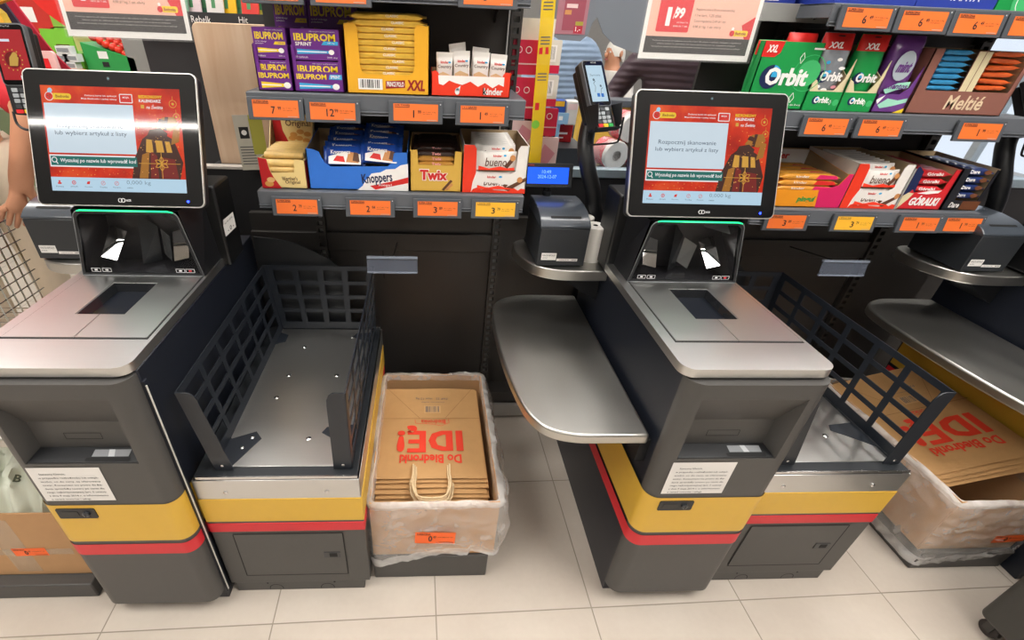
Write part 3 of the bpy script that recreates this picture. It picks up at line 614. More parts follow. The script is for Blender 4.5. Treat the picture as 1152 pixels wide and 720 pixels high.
def terminal_head(M, P, shroud=True, red=False):
    """pin pad lying in frame M (u right, v up, n toward the shopper)"""
    T = Matrix
    b = MB(); w, h = .076, .188
    b.prism(rounded(0, 0, w, h, .008), -.03, 0, BLK, M); b.prism(rounded(.006, .03, w-.006, h-.01, .006), -.05, -.03, BLK, M)
    hd = b.build('pin_pad', P, bevel=.003)
    r = MB(); r.prism(rounded(-.001, .062, w+.001, h+.001, .009), -.012, .001, mat('terminal_rim', '6f7276' if not red else '4a4c50', .3, metal=.5), M); r.prism(rounded(.002, .064, w-.002, h-.002, .007), .001, .0018, GLASSB, M); r.build('screen_bezel', hd)
    s = MB()
    if not red:
        s.rect(M, .009, .074, w-.009, h-.014, lit('terminal_screen_blue', 'b9d3e2', 1.0), .0022); g = lit('terminal_screen_grey', '6b7f8d', .8); bb = lit('terminal_screen_deep', '2f6fc0', 1.0)
        s.line(M, [(.025, .10), (.03, .115), (.025, .125), (.033, .13)], .0015, g, .0026); s.disc(M, .028, .134, .004, g, .0026, 10); s.line(M, [(.045, .092), (.048, .108), (.055, .112)], .0015, g, .0026); s.disc(M, .049, .117, .0035, g, .0026, 10)
        s.rect(M, .03, .087, .04, .097, bb, .0028); s.rect(M, .044, .086, .054, .096, bb, .0028); s.text(M, 'Zapraszamy', .018, .143, .055, .15, g, .0026)
    else:
        s.rect(M, .006, .074, w-.006, h-.012, lit('terminal_screen_red', 'b3262c', .9), .0022); gd = lit('terminal_screen_gold', 'c9a04a', .9); wt = lit('terminal_screen_white', 'dfe3ee', .9)
        s.disc(M, .036, .115, .017, lit('terminal_screen_wine', '7c1519', .8), .0026); s.poly(M, [(.026, .103), (.044, .103), (.05, .12), (.038, .128), (.03, .12)], gd, .0028); s.disc(M, .043, .125, .006, gd, .003, 10)
        for k in range(14): a = 2*PI*k/14; s.disc(M, .036+.021*math.cos(a), .115+.021*math.sin(a), .0016, gd, .003, 8)
        s.rect(M, .044, .076, w-.006, .083, wt, .0028); s.rect(M, .008, .152, .04, .157, wt, .0028)
    s.text(M, 'INGENICO' if not red else 'PayTel', .03, h-.008, .048, h-.004, mat('terminal_print', 'b0b0b0', .5), .0026); s.build('display', hd)
    k = MB(); KC = mat('key_grey', '9ba0a3', .45)
    for j in range(4):
        for i in range(3): k.prism(rounded(.014+i*.017, .014+j*.0115, .027+i*.017, .0225+j*.0115, .0015), 0, .003, KC if (i+j) % 4 else mat('key_dark', '3c3f42', .4), M)
    k.build('keys', hd)
    k = MB()
    for i, c in enumerate((mat('key_red', 'd3262a', .4), mat('key_yellow', 'e3b51d', .4), mat('key_green', '2fa84f', .4))): k.prism(rounded(.012+i*.0185, .003, .028+i*.0185, .0115, .0015), 0, .0034, c, M)
    k.build('command_keys', hd)
    if shroud:
        q = MB(); t = .0025; D = .036
        for (x0, x1) in ((-.006, -.006+t), (w+.006-t, w+.006)):
            q.hexa([(x0, -.004, -.005), (x1, -.004, -.005), (x1, .066, -.005), (x0, .066, -.005)], [(x0, .004, D*.5), (x1, .004, D*.5), (x1, .054, D), (x0, .054, D)], BLK, M)
        q.box((-.006, -.006, -.006), (w+.006, -.003, .018), BLK, M); q.build('privacy_shroud', hd, bevel=.001)
    return hd

def make_terminal(label):
    """terminal on a swan-neck pole, local to the kiosk frame shifted to RX"""
    P = thing('payment_terminal', label, 'payment terminal')
    M = plane_frame((-.368, .540, 1.188), (.906, .423, 0), (-.23, .494, .839))
    terminal_head(M, P)
    path = smooth_path([(-.335, .655, 1.26), (-.352, .65, 1.18), (-.36, .62, 1.12), (-.345, .60, 1.06), (-.318, .60, 1.0), (-.306, .60, .955), (-.285, .60, .915), (-.25, .595, .893), (-.19, .58, .885)], 6)
    b = MB(); b.tube(path, .0235, BLK, 16); b.build('pole', P, smooth=60)
    b = MB(); b.tube([(-.372, .628, 1.235), (-.335, .655, 1.25)], .024, BLK, 12); b.build('mount', P, bevel=.004)
    b = MB(); b.tube(smooth_path([(-.374, .585, 1.20), (-.374, .575, 1.155), (-.366, .57, 1.142), (-.335, .56, 1.145), (-.300, .55, 1.152), (-.294, .545, 1.165), (-.294, .545, 1.22)], 4), .0028, mat('guard_wire', '2d2e30', .35, metal=.6), 8); b.build('guard_wire', P)
    return P

# ------------------------------------------------------------------ paper bags in lined cardboard boxes on plinths
def make_bag_stack(box, x0, x1, y0, y1, ztop, n, words, lab, tilt=0.):
    """flat-folded bags, handles toward the shopper; each bag is its own thing"""
    for k in range(n):
        z = ztop-.0085*(n-k); dx = .004*math.sin(k*2.3); dy = .005*math.cos(k*1.7)
        top = k == n-1
        a, b, c, d = x0+dx, x1+dx, y0+dy*.4-.0105*(n-1-k), y1+dy*.4
        m = MB()
        def surf(u, v, up): 
            e = .0013*math.sin(u*PI*3+k)*math.sin(v*PI*2.3+k*.7)+.0008*mnoise.noise((u*6, v*9, k))
            puff = .004*(math.sin(PI*u)**.5)*(1 if v > .02 else .4)
            return (a+(b-a)*u, c+(d-c)*v, z+e+(puff if up else -puff*.2))
        m.grid(lambda u, v: surf(u, v, True), 14, 22, KRAFT)
        m.grid(lambda u, v: surf(1-u, v, False), 14, 22, KRAFT)
        if top:
            def dr(M2): return M2
            T_ = TOP(0, 0, z+.0062); w = b-a; RI = mat('bag_print_red', 'd93a22', .6)
            yb = c+.24
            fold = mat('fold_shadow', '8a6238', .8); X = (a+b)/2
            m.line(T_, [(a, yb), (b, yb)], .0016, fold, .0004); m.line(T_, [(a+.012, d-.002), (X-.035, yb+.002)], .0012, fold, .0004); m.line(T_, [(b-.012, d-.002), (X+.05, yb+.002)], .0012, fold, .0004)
            if words:
                m.text(T_, 'Do Biedronki', X-.093, c+.052, X+.094, c+.086, RI, .0004, bold=.03, rot=PI)
                m.text(T_, 'IDĘ!', X-.104, c+.094, X+.102, c+.208, RI, .0004, bold=.05, rot=PI, sp=1.12)
                m.text(T_, 'Biedronka', X-.03, yb-.024, X+.05, yb-.006, RI, .0004, bold=.01, rot=PI)
                m.line(T_, [(X-.05, yb-.006), (X-.048, yb-.022), (X+.01, yb-.026), (X+.035, yb-.034), (X+.062, yb-.02), (X+.06, yb-.003)], .0014, RI, .0004)
                m.barcode(T_, X-.02, yb+.025, X+.036, yb+.062, mat('kraft_print', 'c59a68', .7), INKG, .0004, 5)
                m.text(T_, 'PAP 22   max 12 kg', X-.05, yb+.092, X+.06, yb+.105, INKG, .0004, rot=PI); m.text(T_, 'torba papierowa z recyklingu', X-.03, yb+.076, X+.05, yb+.084, INKG, .0004, rot=PI)
        if tilt: m.v = [(p[0], p[1], p[2]+tilt*(p[0]-x0)) for p in m.v]
        o = m.build('paper_bag', smooth=60)
        o['label'] = lab[0] if top else lab[1] % ('second' if k == n-2 else 'third' if k == n-3 else 'fourth' if k == n-4 else 'fifth' if k == n-5 else 'sixth')
        o['category'] = 'paper bag'; o['group'] = lab[2]
        if tilt: continue
        h = MB(); xm = (a+b)/2+.004*math.sin(k*3); TW = mat('handle_paper', 'd8bd94', .7, var=.1, scale=60)
        hx = .052+.004*math.sin(k*1.3); j = n-1-k; yy = y0; zz = ztop-.004-.0062*j
        pts = smooth_path([(xm-hx, yy+.04, zz+.0095), (xm-hx, yy+.006, zz+.012), (xm-hx*1.04, yy-.02, zz+.008), (xm-hx*.9, yy-.05-.003*(j % 3), zz+.001), (xm-hx*.5, yy-.066-.003*(j % 3), zz-.002), (xm+hx*.5, yy-.066-.003*(j % 3), zz-.002), (xm+hx*.9, yy-.05-.003*(j % 3), zz+.001), (xm+hx*1.04, yy-.02, zz+.008), (xm+hx, yy+.006, zz+.012), (xm+hx, yy+.04, zz+.0095)], 5)
        if tilt: pts = [Vector((p.x, p.y, p.z+tilt*(p.x-x0))) for p in pts]
        h.tube(pts, .0028, TW, 6); h.build('handle', o)

def make_box(label, w, d, z0, z1):
    B = thing('cardboard_box', label, 'box')
    t = .004; b = MB()
    b.box((-w/2, 0, z0), (w/2, t, z1), CARD); b.box((-w/2, d-t, z0), (w/2, d, z1), CARD); b.box((-w/2, t, z0), (-w/2+t, d-t, z1), CARD); b.box((w/2-t, t, z0), (w/2, d-t, z1), CARD); b.box((-w/2, 0, z0), (w/2, d, z0+t), CARD)
    b.build('carton', B, bevel=.0015)
    return B
def box_label(B, x, y, z, w, h, rz=0., text='0'):
    M = plane_frame((x, y, z), (math.cos(rz), 0, math.sin(rz)), (-math.sin(rz), 0, math.cos(rz)))
    m = MB(); m.rect(M, -w/2, -h/2, w/2, h/2, ORANGEL, 0); m.text(M, '0', -w*.17, -h*.32, -w*.07, h*.2, INK, .0005, bold=.03); m.text(M, '49', -w*.05, -h*.02, w*.02, h*.2, INK, .0005)
    m.text(M, 'SUPERCENA', -w*.46, h*.24, -w*.12, h*.4, INK, .0005, bold=.01); m.text(M, 'torba papierowa 1 szt.', w*.06, h*.02, w*.44, h*.14, INK, .0005); m.line(M, [(w*.1, -h*.38), (w*.46, -h*.38)], h*.04, INK, .0005)
    return m.build('price_label', B)

def liner(name, x0, x1, y0, y1, zr, hem, seed, B, bulge=.0, mt=None, amp=.005):
    """crumpled clear film folded over the rim and hanging down outside"""
    mt = mt or film('clear_liner', 'f4f0ec', .24, rough=.15, wr=.4)
    r = rounded(x0, y0, x1, y1, .02, 5); 
    per = [Vector((p[0], p[1])) for p in r]+[Vector(r[0])]; L = [0]
    for a, b in zip(per, per[1:]): L.append(L[-1]+(b-a).length)
    def at(s):
        s = s % 1 * L[-1]
        for i in range(len(per)-1):
            if s <= L[i+1]+1e-9:
                f = (s-L[i])/max(1e-9, L[i+1]-L[i]); d = (per[i+1]-per[i]).normalized(); return per[i].lerp(per[i+1], f), Vector((d.y, -d.x))
        return per[0], Vector((0, -1))
    def fn(u, v):
        p, n = at(u); w = v*1.25-.25           # v<0.2: inside the box
        q = Vector((p.x, p.y, 0)); N = Vector((n.x, n.y, 0))
        nz = mnoise.noise((p.x*16+seed, p.y*16, v*5)); n2 = mnoise.noise((p.x*45+seed, p.y*45, v*16+3))
        if w < 0: off = -.008+w*.02; z = zr+w*.25*.4
        else:
            h = hem(p.x, p.y)+.012*mnoise.noise((p.x*11, p.y*11, seed)); z = zr-(zr-h)*w; off = .004+.006*math.sin(min(1, w*3)*PI/2)
        r1 = 1-2*abs(mnoise.noise((p.x*13+p.y*9+seed, p.y*13-v*2, v*7+seed))); r2 = 1-2*abs(mnoise.noise((p.x*30-seed+v*6, p.y*30+v*9, v*13)))
        off += amp*(nz*.9+.25*n2+.9*max(0, r1)**3+.5*max(0, r2)**3)*(0.3 if w < 0 else 1)+bulge*max(0, n.x)*max(0, math.sin(PI*min(1, max(0, w*1.1))))*max(0, .6+mnoise.noise((p.y*7, v*4, seed)))
        z += .006*nz*(1 if w > -.05 else .3)
        if w > 0: off = max(off, .0025)
        return q[0]+N.x*off, q[1]+N.y*off, z
    fold = film('liner_fold', 'f6f3f0', .42, rough=.22, wr=.3); m = MB()
    for (va, vb, nv, q) in ((0, .16, 6, mt), (.16, .25, 5, fold), (.25, .90, 32, mt), (.90, 1, 6, fold)): m.grid(lambda u, v: fn(u, va+(vb-va)*v), 220, nv, q, wrap=True)
    return m.build('plastic_liner', B, smooth=80)

def plinth(label, x0, x1, y0, y1, h):
    m = MB(); m.prism([(x0, y0), (x1, y0), (x1, y1), (x0, y1)], 0, h, mat('plinth_grey', '474543', .5, var=.05, scale=40)); o = m.build('plinth', bevel=.004); return tag(o, label, 'plinth')
# ------------------------------------------------------------------ shelving
SY = 1.30                     # front edge of the shelves
def make_gondola(label, x0, x1, shelves, ux, panel=(None, None), zp=1.75, up=None):
    """shelves: list of (x0, x1, z, front y); ux: uprights"""
    G = thing('shelf_unit', label, 'shelf unit', (0, 0, 0))
    p = MB(); p.box((panel[0], 1.56, .10), (panel[1], 1.585, .86), GOND); bp = p.build('lower_panel', G)
    p = MB(); p.box((x0+.01, 1.56, .86), (up or ux[-1]-.02, 1.572, zp), GOND); p.build('upper_panel', G)
    for (a, b) in ((x0+.02, (x0+x1)/2-.11), ((x0+x1)/2-.06, x1-.06)):
        q = MB(); q.line(FRONT(0, 1.5595, 0), [(a, .62), (a, .775), (b, .775)], .004, GAP, .001); q.build('panel_seam', bp)
    p = MB(); p.box((panel[0], 1.545, .735), (ux[-1]-.015, 1.56, .80), GOND); p.build('cross_rail', G, bevel=.002)
    p = MB(); p.box((panel[0], 1.50, .0), (panel[1], 1.585, .012), GOND); p.box((panel[0], 1.475, .012), (panel[1], 1.49, .072), mat('kick_plate', 'a9a6a2', .35, metal=.4)); p.build('kick_plate', G)
    p = MB(); p.box((panel[0], 1.49, .078), (panel[1], 1.57, .13), GOND); p.build('base_rail', G)
    for x in ux:
        u = MB()
        for dx in (-.016, .008): u.box((x+dx, 1.535, .08), (x+dx+.008, 1.56, zp), GOND)
        z = .09
        while z < zp-.02:
            u.box((x-.008, 1.535, z), (x+.008, 1.538, z+.011), GOND); z += .026
        u.box((x-.016, 1.556, .08), (x+.016, 1.56, zp), mat('slot_painted_light', '8f9190', .5)); u.build('upright', G)  # pale back strip stands in for background light showing through the slots
    for (a, b, z, fy) in shelves:
        s = MB(); s.box((a, fy, z-.004), (b, 1.555, z), SHELF); s.box((a, fy, z-.03), (a+.003, 1.555, z), SHELF); s.box((b-.003, fy, z-.03), (b, 1.555, z), SHELF)
        sh = s.build('shelf', G, bevel=.0012)
        s = MB(); s.box((a, fy-.006, z-.046), (b, fy, z-.001), SHELF); s.box((a, fy-.010, z-.040), (b, fy-.006, z-.037), SHELF); s.box((a, fy-.010, z-.047), (b, fy-.004, z-.044), SHELF); s.build('price_rail', sh, bevel=.001)
        for x in (a+.05, b-.05):
            s = MB(); s.hexa([(x-.0015, 1.36, z-.012), (x+.0015, 1.36, z-.012), (x+.0015, 1.555, z-.075), (x-.0015, 1.555, z-.075)], [(x-.0015, 1.36, z-.004), (x+.0015, 1.36, z-.004), (x+.0015, 1.555, z-.004), (x-.0015, 1.555, z-.004)], GOND); s.build('bracket', sh)
    return G

def price_tag(cx, cz, label, price, head, sub='za 1 szt. / kg', col=None, w=.136, h=.0525, y=SY-.0125):
    T = thing('price_tag', label, 'price tag', (cx, y, cz), group='shelf price tags')
    T.rotation_euler = (math.radians(-8), 0, 0)
    M = FRONT(0, 0, 0)
    b = MB(); b.prism(rounded(-w/2, -h/2, w/2, h/2, .002), 0, .006, HOLD, M); b.build('holder', T, bevel=.001)
    c = MB(); k = col or ORANGE; x0, x1, y0, y1 = -w/2+.0125, w/2-.012, -h/2+.0065, h/2-.007
    c.rect(M, x0, y0, x1, y1, k, .0066); W = x1-x0; D = y1-y0
    c.text(M, head, x0+W*.03, y1-D*.16, x0+W*.36, y1-D*.04, INK, .0072, bold=.012); c.line(M, [(x0+W*.03, y1-D*.2), (x0+W*.36, y1-D*.2)], D*.03, INK, .0072)
    a, bb = price
    c.text(M, a, x0+W*(.36 if len(a) > 1 else .44 if a == '1' else .40), y0+D*.2, x0+W*(.53 if len(a) > 1 else .49), y0+D*.64, INK, .0072, bold=.01, keep=(a == '1')); c.text(M, bb, x0+W*.545, y0+D*.44, x0+W*.62, y0+D*.64, INK, .0072, bold=.01)
    c.text(M, sub, x0+W*.66, y0+D*.50, x0+W*.95, y0+D*.58, INK, .0072); c.text(M, 'cena regularna', x0+W*.66, y0+D*.38, x0+W*.86, y0+D*.45, INK, .0072)
    c.line(M, [(x0+W*.75, y0+D*.06), (x0+W*.97, y0+D*.06)], D*.035, mat('tag_grey_print', 'b0a79c', .6), .0072); c.build('price_card', T)
    c = MB(); c.disc(M, w/2-.006, h/2-.007, .0016, mat('tag_led', 'b9bdc2', .4), .0066, 10); c.build('tag_light', T)
    return T

# ------------------------------------------------------------------ goods
def carton_tray(name, label, cat, x0, x1, z, front, side, back, d, lip, out, inn=None, y=1.315, notch=None, group=None):
    """open display carton on a shelf: front lip height, side height, back height; notch = outline of the front panel (u, v)"""
    inn = inn or CARDIN; t = .0022; w = x1-x0; m = MB()
    F = FRONT(0, 0, 0)
    P = notch or [(0, 0), (w, 0), (w, lip), (0, lip)]
    n = len(P)
    m.prism(P, -t, 0, out, F)
    m.box((0, 0, 0), (w, d, t), inn)
    for x in (0, w-t):
        S = [(0, 0), (d, 0), (d, back), (d*.6, side), (0, front)]
        m.prism(S, x, x+t, out, Matrix(((0, 0, 1, 0), (1, 0, 0, 0), (0, 1, 0, 0), (0, 0, 0, 1))))
        xi = x+t+.0003 if x == 0 else x-.0003
        V = [(xi, a, b) for a, b in S]; m.add(V, [tuple(range(5)) if x == 0 else tuple(range(4, -1, -1))], inn)
    m.box((0, d-t, 0), (w, d, back), out); m.rect(FRONT(0, d-t, 0), t, 0, w-t, back, inn, .0003)
    return m, (x0, y, z)

def bar_mesh(L, W, T, m, crimp=.012, n=14, k=12, seed=0, cm=None):
    """flow-wrapped bar along x, centre at origin; W deep (y), T thick (z)"""
    b = MB(); r = random.Random(seed)
    def fn(u, v):
        x = -L/2+L*v; e = min(v, 1-v)*L
        if e < crimp: hw, ht = W*.5*(1.0-.0*e), .0008
        else:
            q = min(1, (e-crimp)/.012); hw = W*.5*(1-.04*q); ht = .0008+(T*.5-.0008)*math.sin(q*PI/2)
        a = 2*PI*u; c, s_ = math.cos(a), math.sin(a); p = .55
        zz = (.0012*math.sin(e/crimp*PI*6) if e < crimp else 0)
        return (x, hw*math.copysign(abs(c)**p, c), ht*math.copysign(abs(s_)**p, s_)+zz+.0006*mnoise.noise((x*90+seed, a*2, seed)))
    b.grid(fn, k, n+10, m, wrap=True)
    return b
def put(mb, name, label, cat, loc, rot=(0, 0, 0), group=None, smooth=50):
    o = mb.build(name, smooth=smooth); o.location = loc; o.rotation_euler = rot; return tag(o, label, cat, group)
ORD = ['first', 'second', 'third', 'fourth', 'fifth', 'sixth', 'seventh', 'eighth', 'ninth', 'tenth', 'eleventh', 'twelfth']
PURP = mat('violet_carton', '6a2a86', .4, var=.04); VYEL = mat('print_yellow', 'f0d02c', .45); VBLU = mat('print_cyan', '35a8dc', .45); PW = mat('print_white', 'f2efec', .5); PRED = mat('print_red', 'd3241f', .45)
GOLDY = mat('golden_carton', 'f0b026', .45, var=.03); FOIL = mat('gold_foil', 'f2c04a', .3, metal=.4, var=.22, scale=50, bump=.5)
ORD2 = ['topmost', 'second from the top', 'third from the top', 'fourth from the top', 'fifth from the top', 'sixth from the top', 'seventh from the top', 'eighth from the top', 'ninth from the top', 'lowest visible']

def swoosh(m, F, x0, x1, y, h, c, hd, n=.0005):
    m.poly(F, [(x0, y-h*.5), (x1, y-h*.22), (x1, y+h*.22), (x0, y+h*.5)], c, n); m.disc(F, x1, y, h*.62, hd, n+.0002, 16, ry=h*.5); m.line(F, [(x0, y), (x1-h, y)], h*.18, PW, n+.0001)

def med_pack(w, h, d, label, sprint, loc, dim=False, big=False):
    m = MB(); m.box((0, 0, 0), (w, d, h), PURP); F = FRONT(0, 0, 0); c = VBLU if sprint else VYEL
    m.text(F, 'IBUPROM', w*.06, h*.62, w*.92, h*.86, VYEL, .0006, bold=.03); 
    if sprint: m.text(F, 'SPRINT', w*.08, h*.46, w*.42, h*.58, PW, .0006, bold=.02); m.poly(F, [(w*.62, h*.5), (w*.97, h*.5), (w*.97, h*.62), (w*.68, h*.62)], VBLU, .0006); m.text(F, '200 mg', w*.75, h*.53, w*.9, h*.59, PW, .001)
    else: m.text(F, 'na ból różnego', w*.06, h*.52, w*.4, h*.58, PW, .0006); m.text(F, 'pochodzenia', w*.06, h*.46, w*.3, h*.51, PW, .0006); m.poly(F, [(w*.6, h*.46), (w*.97, h*.46), (w*.97, h*.56), (w*.66, h*.56)], VYEL, .0006); m.text(F, '200 mg', w*.75, h*.48, w*.92, h*.54, PURP, .001)
    m.text(F, 'Ibuprofenum', w*.4, h*.9, w*.92, h*.94, PW, .0006)
    swoosh(m, F, w*.1, w*.82, h*.27, h*.17, c, PW); m.text(F, '10 tabletek', w*.06, h*.06, w*.32, h*.12, PW, .0006); m.text(F, '200 mg', w*.72, h*.06, w*.94, h*.12, PW, .0006)
    o = m.build('medicine_pack', bevel=.0008); o.location = loc; return tag(o, label, 'medicine pack', 'violet medicine packs')

def goods_left():
    Z = 1.2625; Y = 1.316
    # --- violet medicine dispensers
    for (x0, w, sp) in ((-.419, .085, 0), (-.330, .1215, 1)):
        nm = 'with blue stripe, beside the golden wafer carton' if sp else 'with yellow stripe, at the left end of the shelf'
        P = [(0, 0), (w, 0), (w, .098), (w-.004, .102), (w-.009, .098), (w-.011, .045), (.011, .045), (.009, .098), (.004, .102), (0, .098)]
        m, loc = carton_tray('d', '', '', x0, x0+w, Z, .098, .10, .128, .16, .045, PURP, y=Y, notch=P)
        F = FRONT(0, 0, 0); m.text(F, 'IBUPROM', w*.06, .028, w*(.92 if not sp else .66), .040, VYEL, .0006, bold=.03)
        swoosh(m, F, w*.1, w*.84, .013, .014, VBLU if sp else VYEL, PW)
        if sp: m.poly(F, [(w*.7, .029), (w*.97, .029), (w*.97, .04), (w*.73, .04)], VBLU, .0006); m.text(F, 'SPRINT', w*.74, .031, w*.94, .0385, PW, .001, bold=.02)
        put(m, 'display_carton', 'violet medicine display carton '+nm, 'display carton', (x0, Y, Z), smooth=0)
        for k, (zz, t) in enumerate(((.003, 'lower'), (.070, 'upper'))):
            med_pack(w-.008, .064, .14, 'violet medicine pack, %s one in the dispenser %s' % (t, 'with the blue stripe' if sp else 'with the yellow stripe'), sp, (x0+.004, Y+.004, Z+zz))
        o = med_pack(w*1.02, .098, .05, 'tall dim violet medicine pack standing behind the dispenser %s' % ('with blue stripe' if sp else 'with yellow stripe'), 0, (x0+.012, 1.50, Z+.1))
        m = MB(); m.box((0, 0, 0), (w*1.02, .05, .0995), PURP); put(m, 'medicine_pack', 'violet carton standing hidden low behind the dispenser %s' % ('with blue stripe' if sp else 'with yellow stripe'), 'medicine pack', (x0+.012, 1.50, Z), smooth=0)
    # --- golden carton with ten foil bars
    x0, w = -.2005, .204
    P = [(0, 0), (w, 0), (w, .148), (w-.028, .150), (w-.034, .146), (w-.036, .138), (w-.036, .060), (w-.042, .048), (w-.052, .044), (.05, .044), (.04, .048), (.035, .06), (.033, .138), (.030, .146), (.024, .150), (0, .148)]
    m, _ = carton_tray('d', '', '', x0, x0+w, Z, .148, .148, .15, .20, .044, GOLDY, y=Y, notch=P)
    F = FRONT(0, 0, 0); m.barcode(F, .028, .010, .088, .034, PW, INK, .0005, 3)
    m.text(F, 'XXL', .148, .010, .194, .034, mat('print_wine', '9c1420', .45), .0006, bold=.04, shear=.15); m.poly(F, [(.096, .013), (.144, .016), (.144, .033), (.096, .030)], mat('print_wine', '9c1420', .45), .0005); m.text(F, 'PRINCE POLO', .099, .018, .141, .029, PW, .0008, bold=.02)
    put(m, 'display_carton', 'golden display carton filled with gold foil wafer bars', 'display carton', (x0, Y, Z), smooth=0)
    for k in range(10):
        b = bar_mesh(.19, .04, .0148, FOIL, seed=k, crimp=.01); Mf = plane_frame((0, -.0195, .0018), (1, 0, 0), (0, .35, 1))
        b.text(Mf, 'CLASSIC', -.002+.012*math.sin(k*2), -.002, .028+.012*math.sin(k*2), .0035, PW, .0008, bold=.01)
        put(b, 'wafer_bar', 'gold foil wafer bar, %s in the golden carton' % ORD2[k], 'wafer bar', (x0+w/2+.002*math.sin(k*1.9), Y+.026+(.006 if k == 0 else 0), Z+.1655-k*.0133), (math.radians(6), 0, .02*math.sin(k*3)), 'gold wafer bars')
    # --- red carton with standing white bars
    x0, w = .009, .2
    KR = mat('print_orange_red', 'ee3a1e', .42)
    P = [(0, 0), (w, 0), (w, .056), (w-.014, .058), (w-.02, .052), (w-.022, .047), (.02, .047), (.016, .054), (.01, .057), (0, .054)]
    m, _ = carton_tray('d', '', '', x0, x0+w, Z, .05, .05, .055, .15, .047, KR, y=Y, notch=P)
    wave = [(.017, .047), (.183, .047), (.183, .026), (.17, .031), (.155, .022), (.135, .033), (.118, .024), (.098, .035), (.078, .027), (.06, .031), (.045, .036), (.03, .025), (.019, .028)]
    F = FRONT(0, 0, 0); m.poly(F, wave[::-1], PW, .0005)
    m.text(F, 'kinder', .133, .006, .182, .022, PW, .0008, bold=.03); m.text(F, 'k', .131, .006, .141, .022, INK, .0012, bold=.03); m.disc(F, .066, .012, .006, PW, .0006, 14, ry=.008); m.poly(F, [(.06, .014), (.072, .014), (.074, .026)], PW, .0006)
    put(m, 'display_carton', 'red and white display carton of standing white bars on upper shelf', 'display carton', (x0, Y, Z), smooth=0)
    WB = mat('white_wrapper', 'e9e4de', .3, var=.05, bump=.15, coat=.3); BRN = mat('print_brown', '5a3420', .5); BEI = mat('print_beige', 'd9b98a', .5)
    for k, (x, yy, zz, rz) in enumerate(((.022, .022, .046, .0), (.065, .02, .05, .04), (.112, .02, .049, -.03), (.155, .022, .046, -.05), (.06, .05, .066, .15), (.11, .05, .058, -.08))):
        b = bar_mesh(.1, .042, .02, WB, seed=k+20, crimp=.012); Mf = plane_frame((0, 0, .0102), (0, 1, 0), (1, 0, 0)) @ Matrix.Rotation(PI, 4, 'Z')
        Mf = plane_frame((0, 0, .0103), (0, 1, 0), (-1, 0, 0))
        b.text(Mf, 'Country', -.017, .014, .017, .023, BRN, 0, bold=.01); b.text(Mf, 'kinder', -.010, .026, .010, .032, PRED, 0, bold=.03); b.disc(Mf, .012, .029, .004, VBLU, 0, 10, ry=.002)
        b.poly(Mf, [(-.017, -.03), (.017, -.03), (.017, .0), (-.004, .008), (-.017, .002)], BEI, -.0002); b.poly(Mf, [(.0, -.03), (.014, -.03), (.010, -.02)], BRN, .0002)
        o = put(b, 'candy_bar', 'white wrapped bar standing %s in the red and white carton' % ('farthest left', 'second from left', 'third from left', 'farthest right', 'behind the second bar', 'behind the third bar')[k], 'candy bar', (x0+x+.011, Y+yy, Z+zz), group='standing white bars')
        o.rotation_euler = Matrix(((0, 1, 0), (0, 0, -1), (-1, 0, 0))).to_euler(); o.rotation_euler.rotate_axis('Z', rz)
    # ============ lower shelf
    Z = 1.0185
    # --- caramel rolls
    x0, w = -.453, .123; CR = mat('caramel_carton', 'ecd08c', .45); WR = mat('caramel_red', 'c0161c', .45)
    P = [(0, 0), (w, 0), (w, .076), (w-.028, .078), (w-.032, .044), (.03, .042), (.022, .078), (0, .082)]
    m, _ = carton_tray('d', '', '', x0, x0+w, Z, .078, .075, .165, .17, .044, CR, y=Y, notch=P)
    F = FRONT(0, 0, 0); m.poly(F, [(0, 0), (.052, 0), (.034, .03), (.026, .05), (.022, .078), (0, .082)], WR, .0005); m.disc(F, .02, .012, .012, mat('caramel', 'd99a4a', .4), .0008, 14, ry=.008); m.disc(F, .026, .023, .011, mat('caramel_pale', 'e6b878', .4), .001, 14, ry=.007)
    m.text(F, "Werther's", .056, .022, .098, .033, BRN, .0008, bold=.01); m.text(F, 'Original', .064, .011, .104, .022, BRN, .0008, bold=.01)
    S_ = plane_frame((w+.0004, 0, 0), (0, 1, 0), (0, 0, 1)); m.rect(S_, 0, 0, .17, .075, WR, .0002)
    Bk = FRONT(0, .167, 0); m.rect(Bk, .004, .07, w-.004, .163, CR, .0008); m.poly(Bk, [(.004, .07), (.05, .07), (.03, .12), (.026, .163), (.004, .163)], WR, .0012); m.text(Bk, 'Original', .04, .128, .112, .150, BRN, .0014, bold=.01)
    for (a, b_) in ((.06, .11), (.08, .118), (.075, .1), (.1, .112), (.095, .094), (.055, .1)): m.disc(Bk, a, b_, .011, mat('caramel', 'd99a4a', .4), .0014, 12, ry=.007)
    put(m, 'display_carton', 'cream and red caramel display carton at the left end of lower shelf', 'display carton', (x0, Y, Z), smooth=0)
    RW = mat('caramel_wrapper', 'e3bd72', .35, var=.25, scale=60, bump=.2)
    pos = [(0, .012, .064), (0, .012, .047), (0, .034, .079), (0, .056, .083), (0, .079, .083), (0, .101, .083), (0, .124, .083), (0, .146, .083)]
    names = ['front upper', 'front lower', 'first of the top row', 'second of the top row', 'third of the top row', 'fourth of the top row', 'fifth of the top row', 'hindmost']
    for k, (_, yy, zz) in enumerate(pos):
        b = MB(); pr = [(.0, -.053), (.007, -.0535), (.0098, -.052)]+[(.0100+.0006*(i % 2), -.048+.012*i) for i in range(9)]+[(.0098, .052), (.007, .0535), (0, .053)]
        b.lathe(pr, RW, 14, Matrix.Rotation(PI/2, 4, 'Y')); put(b, 'candy_roll', 'caramel sweet roll, %s in the cream and red carton' % names[k], 'candy roll', (x0+w/2, Y+yy+.004, Z+zz), group='caramel rolls')
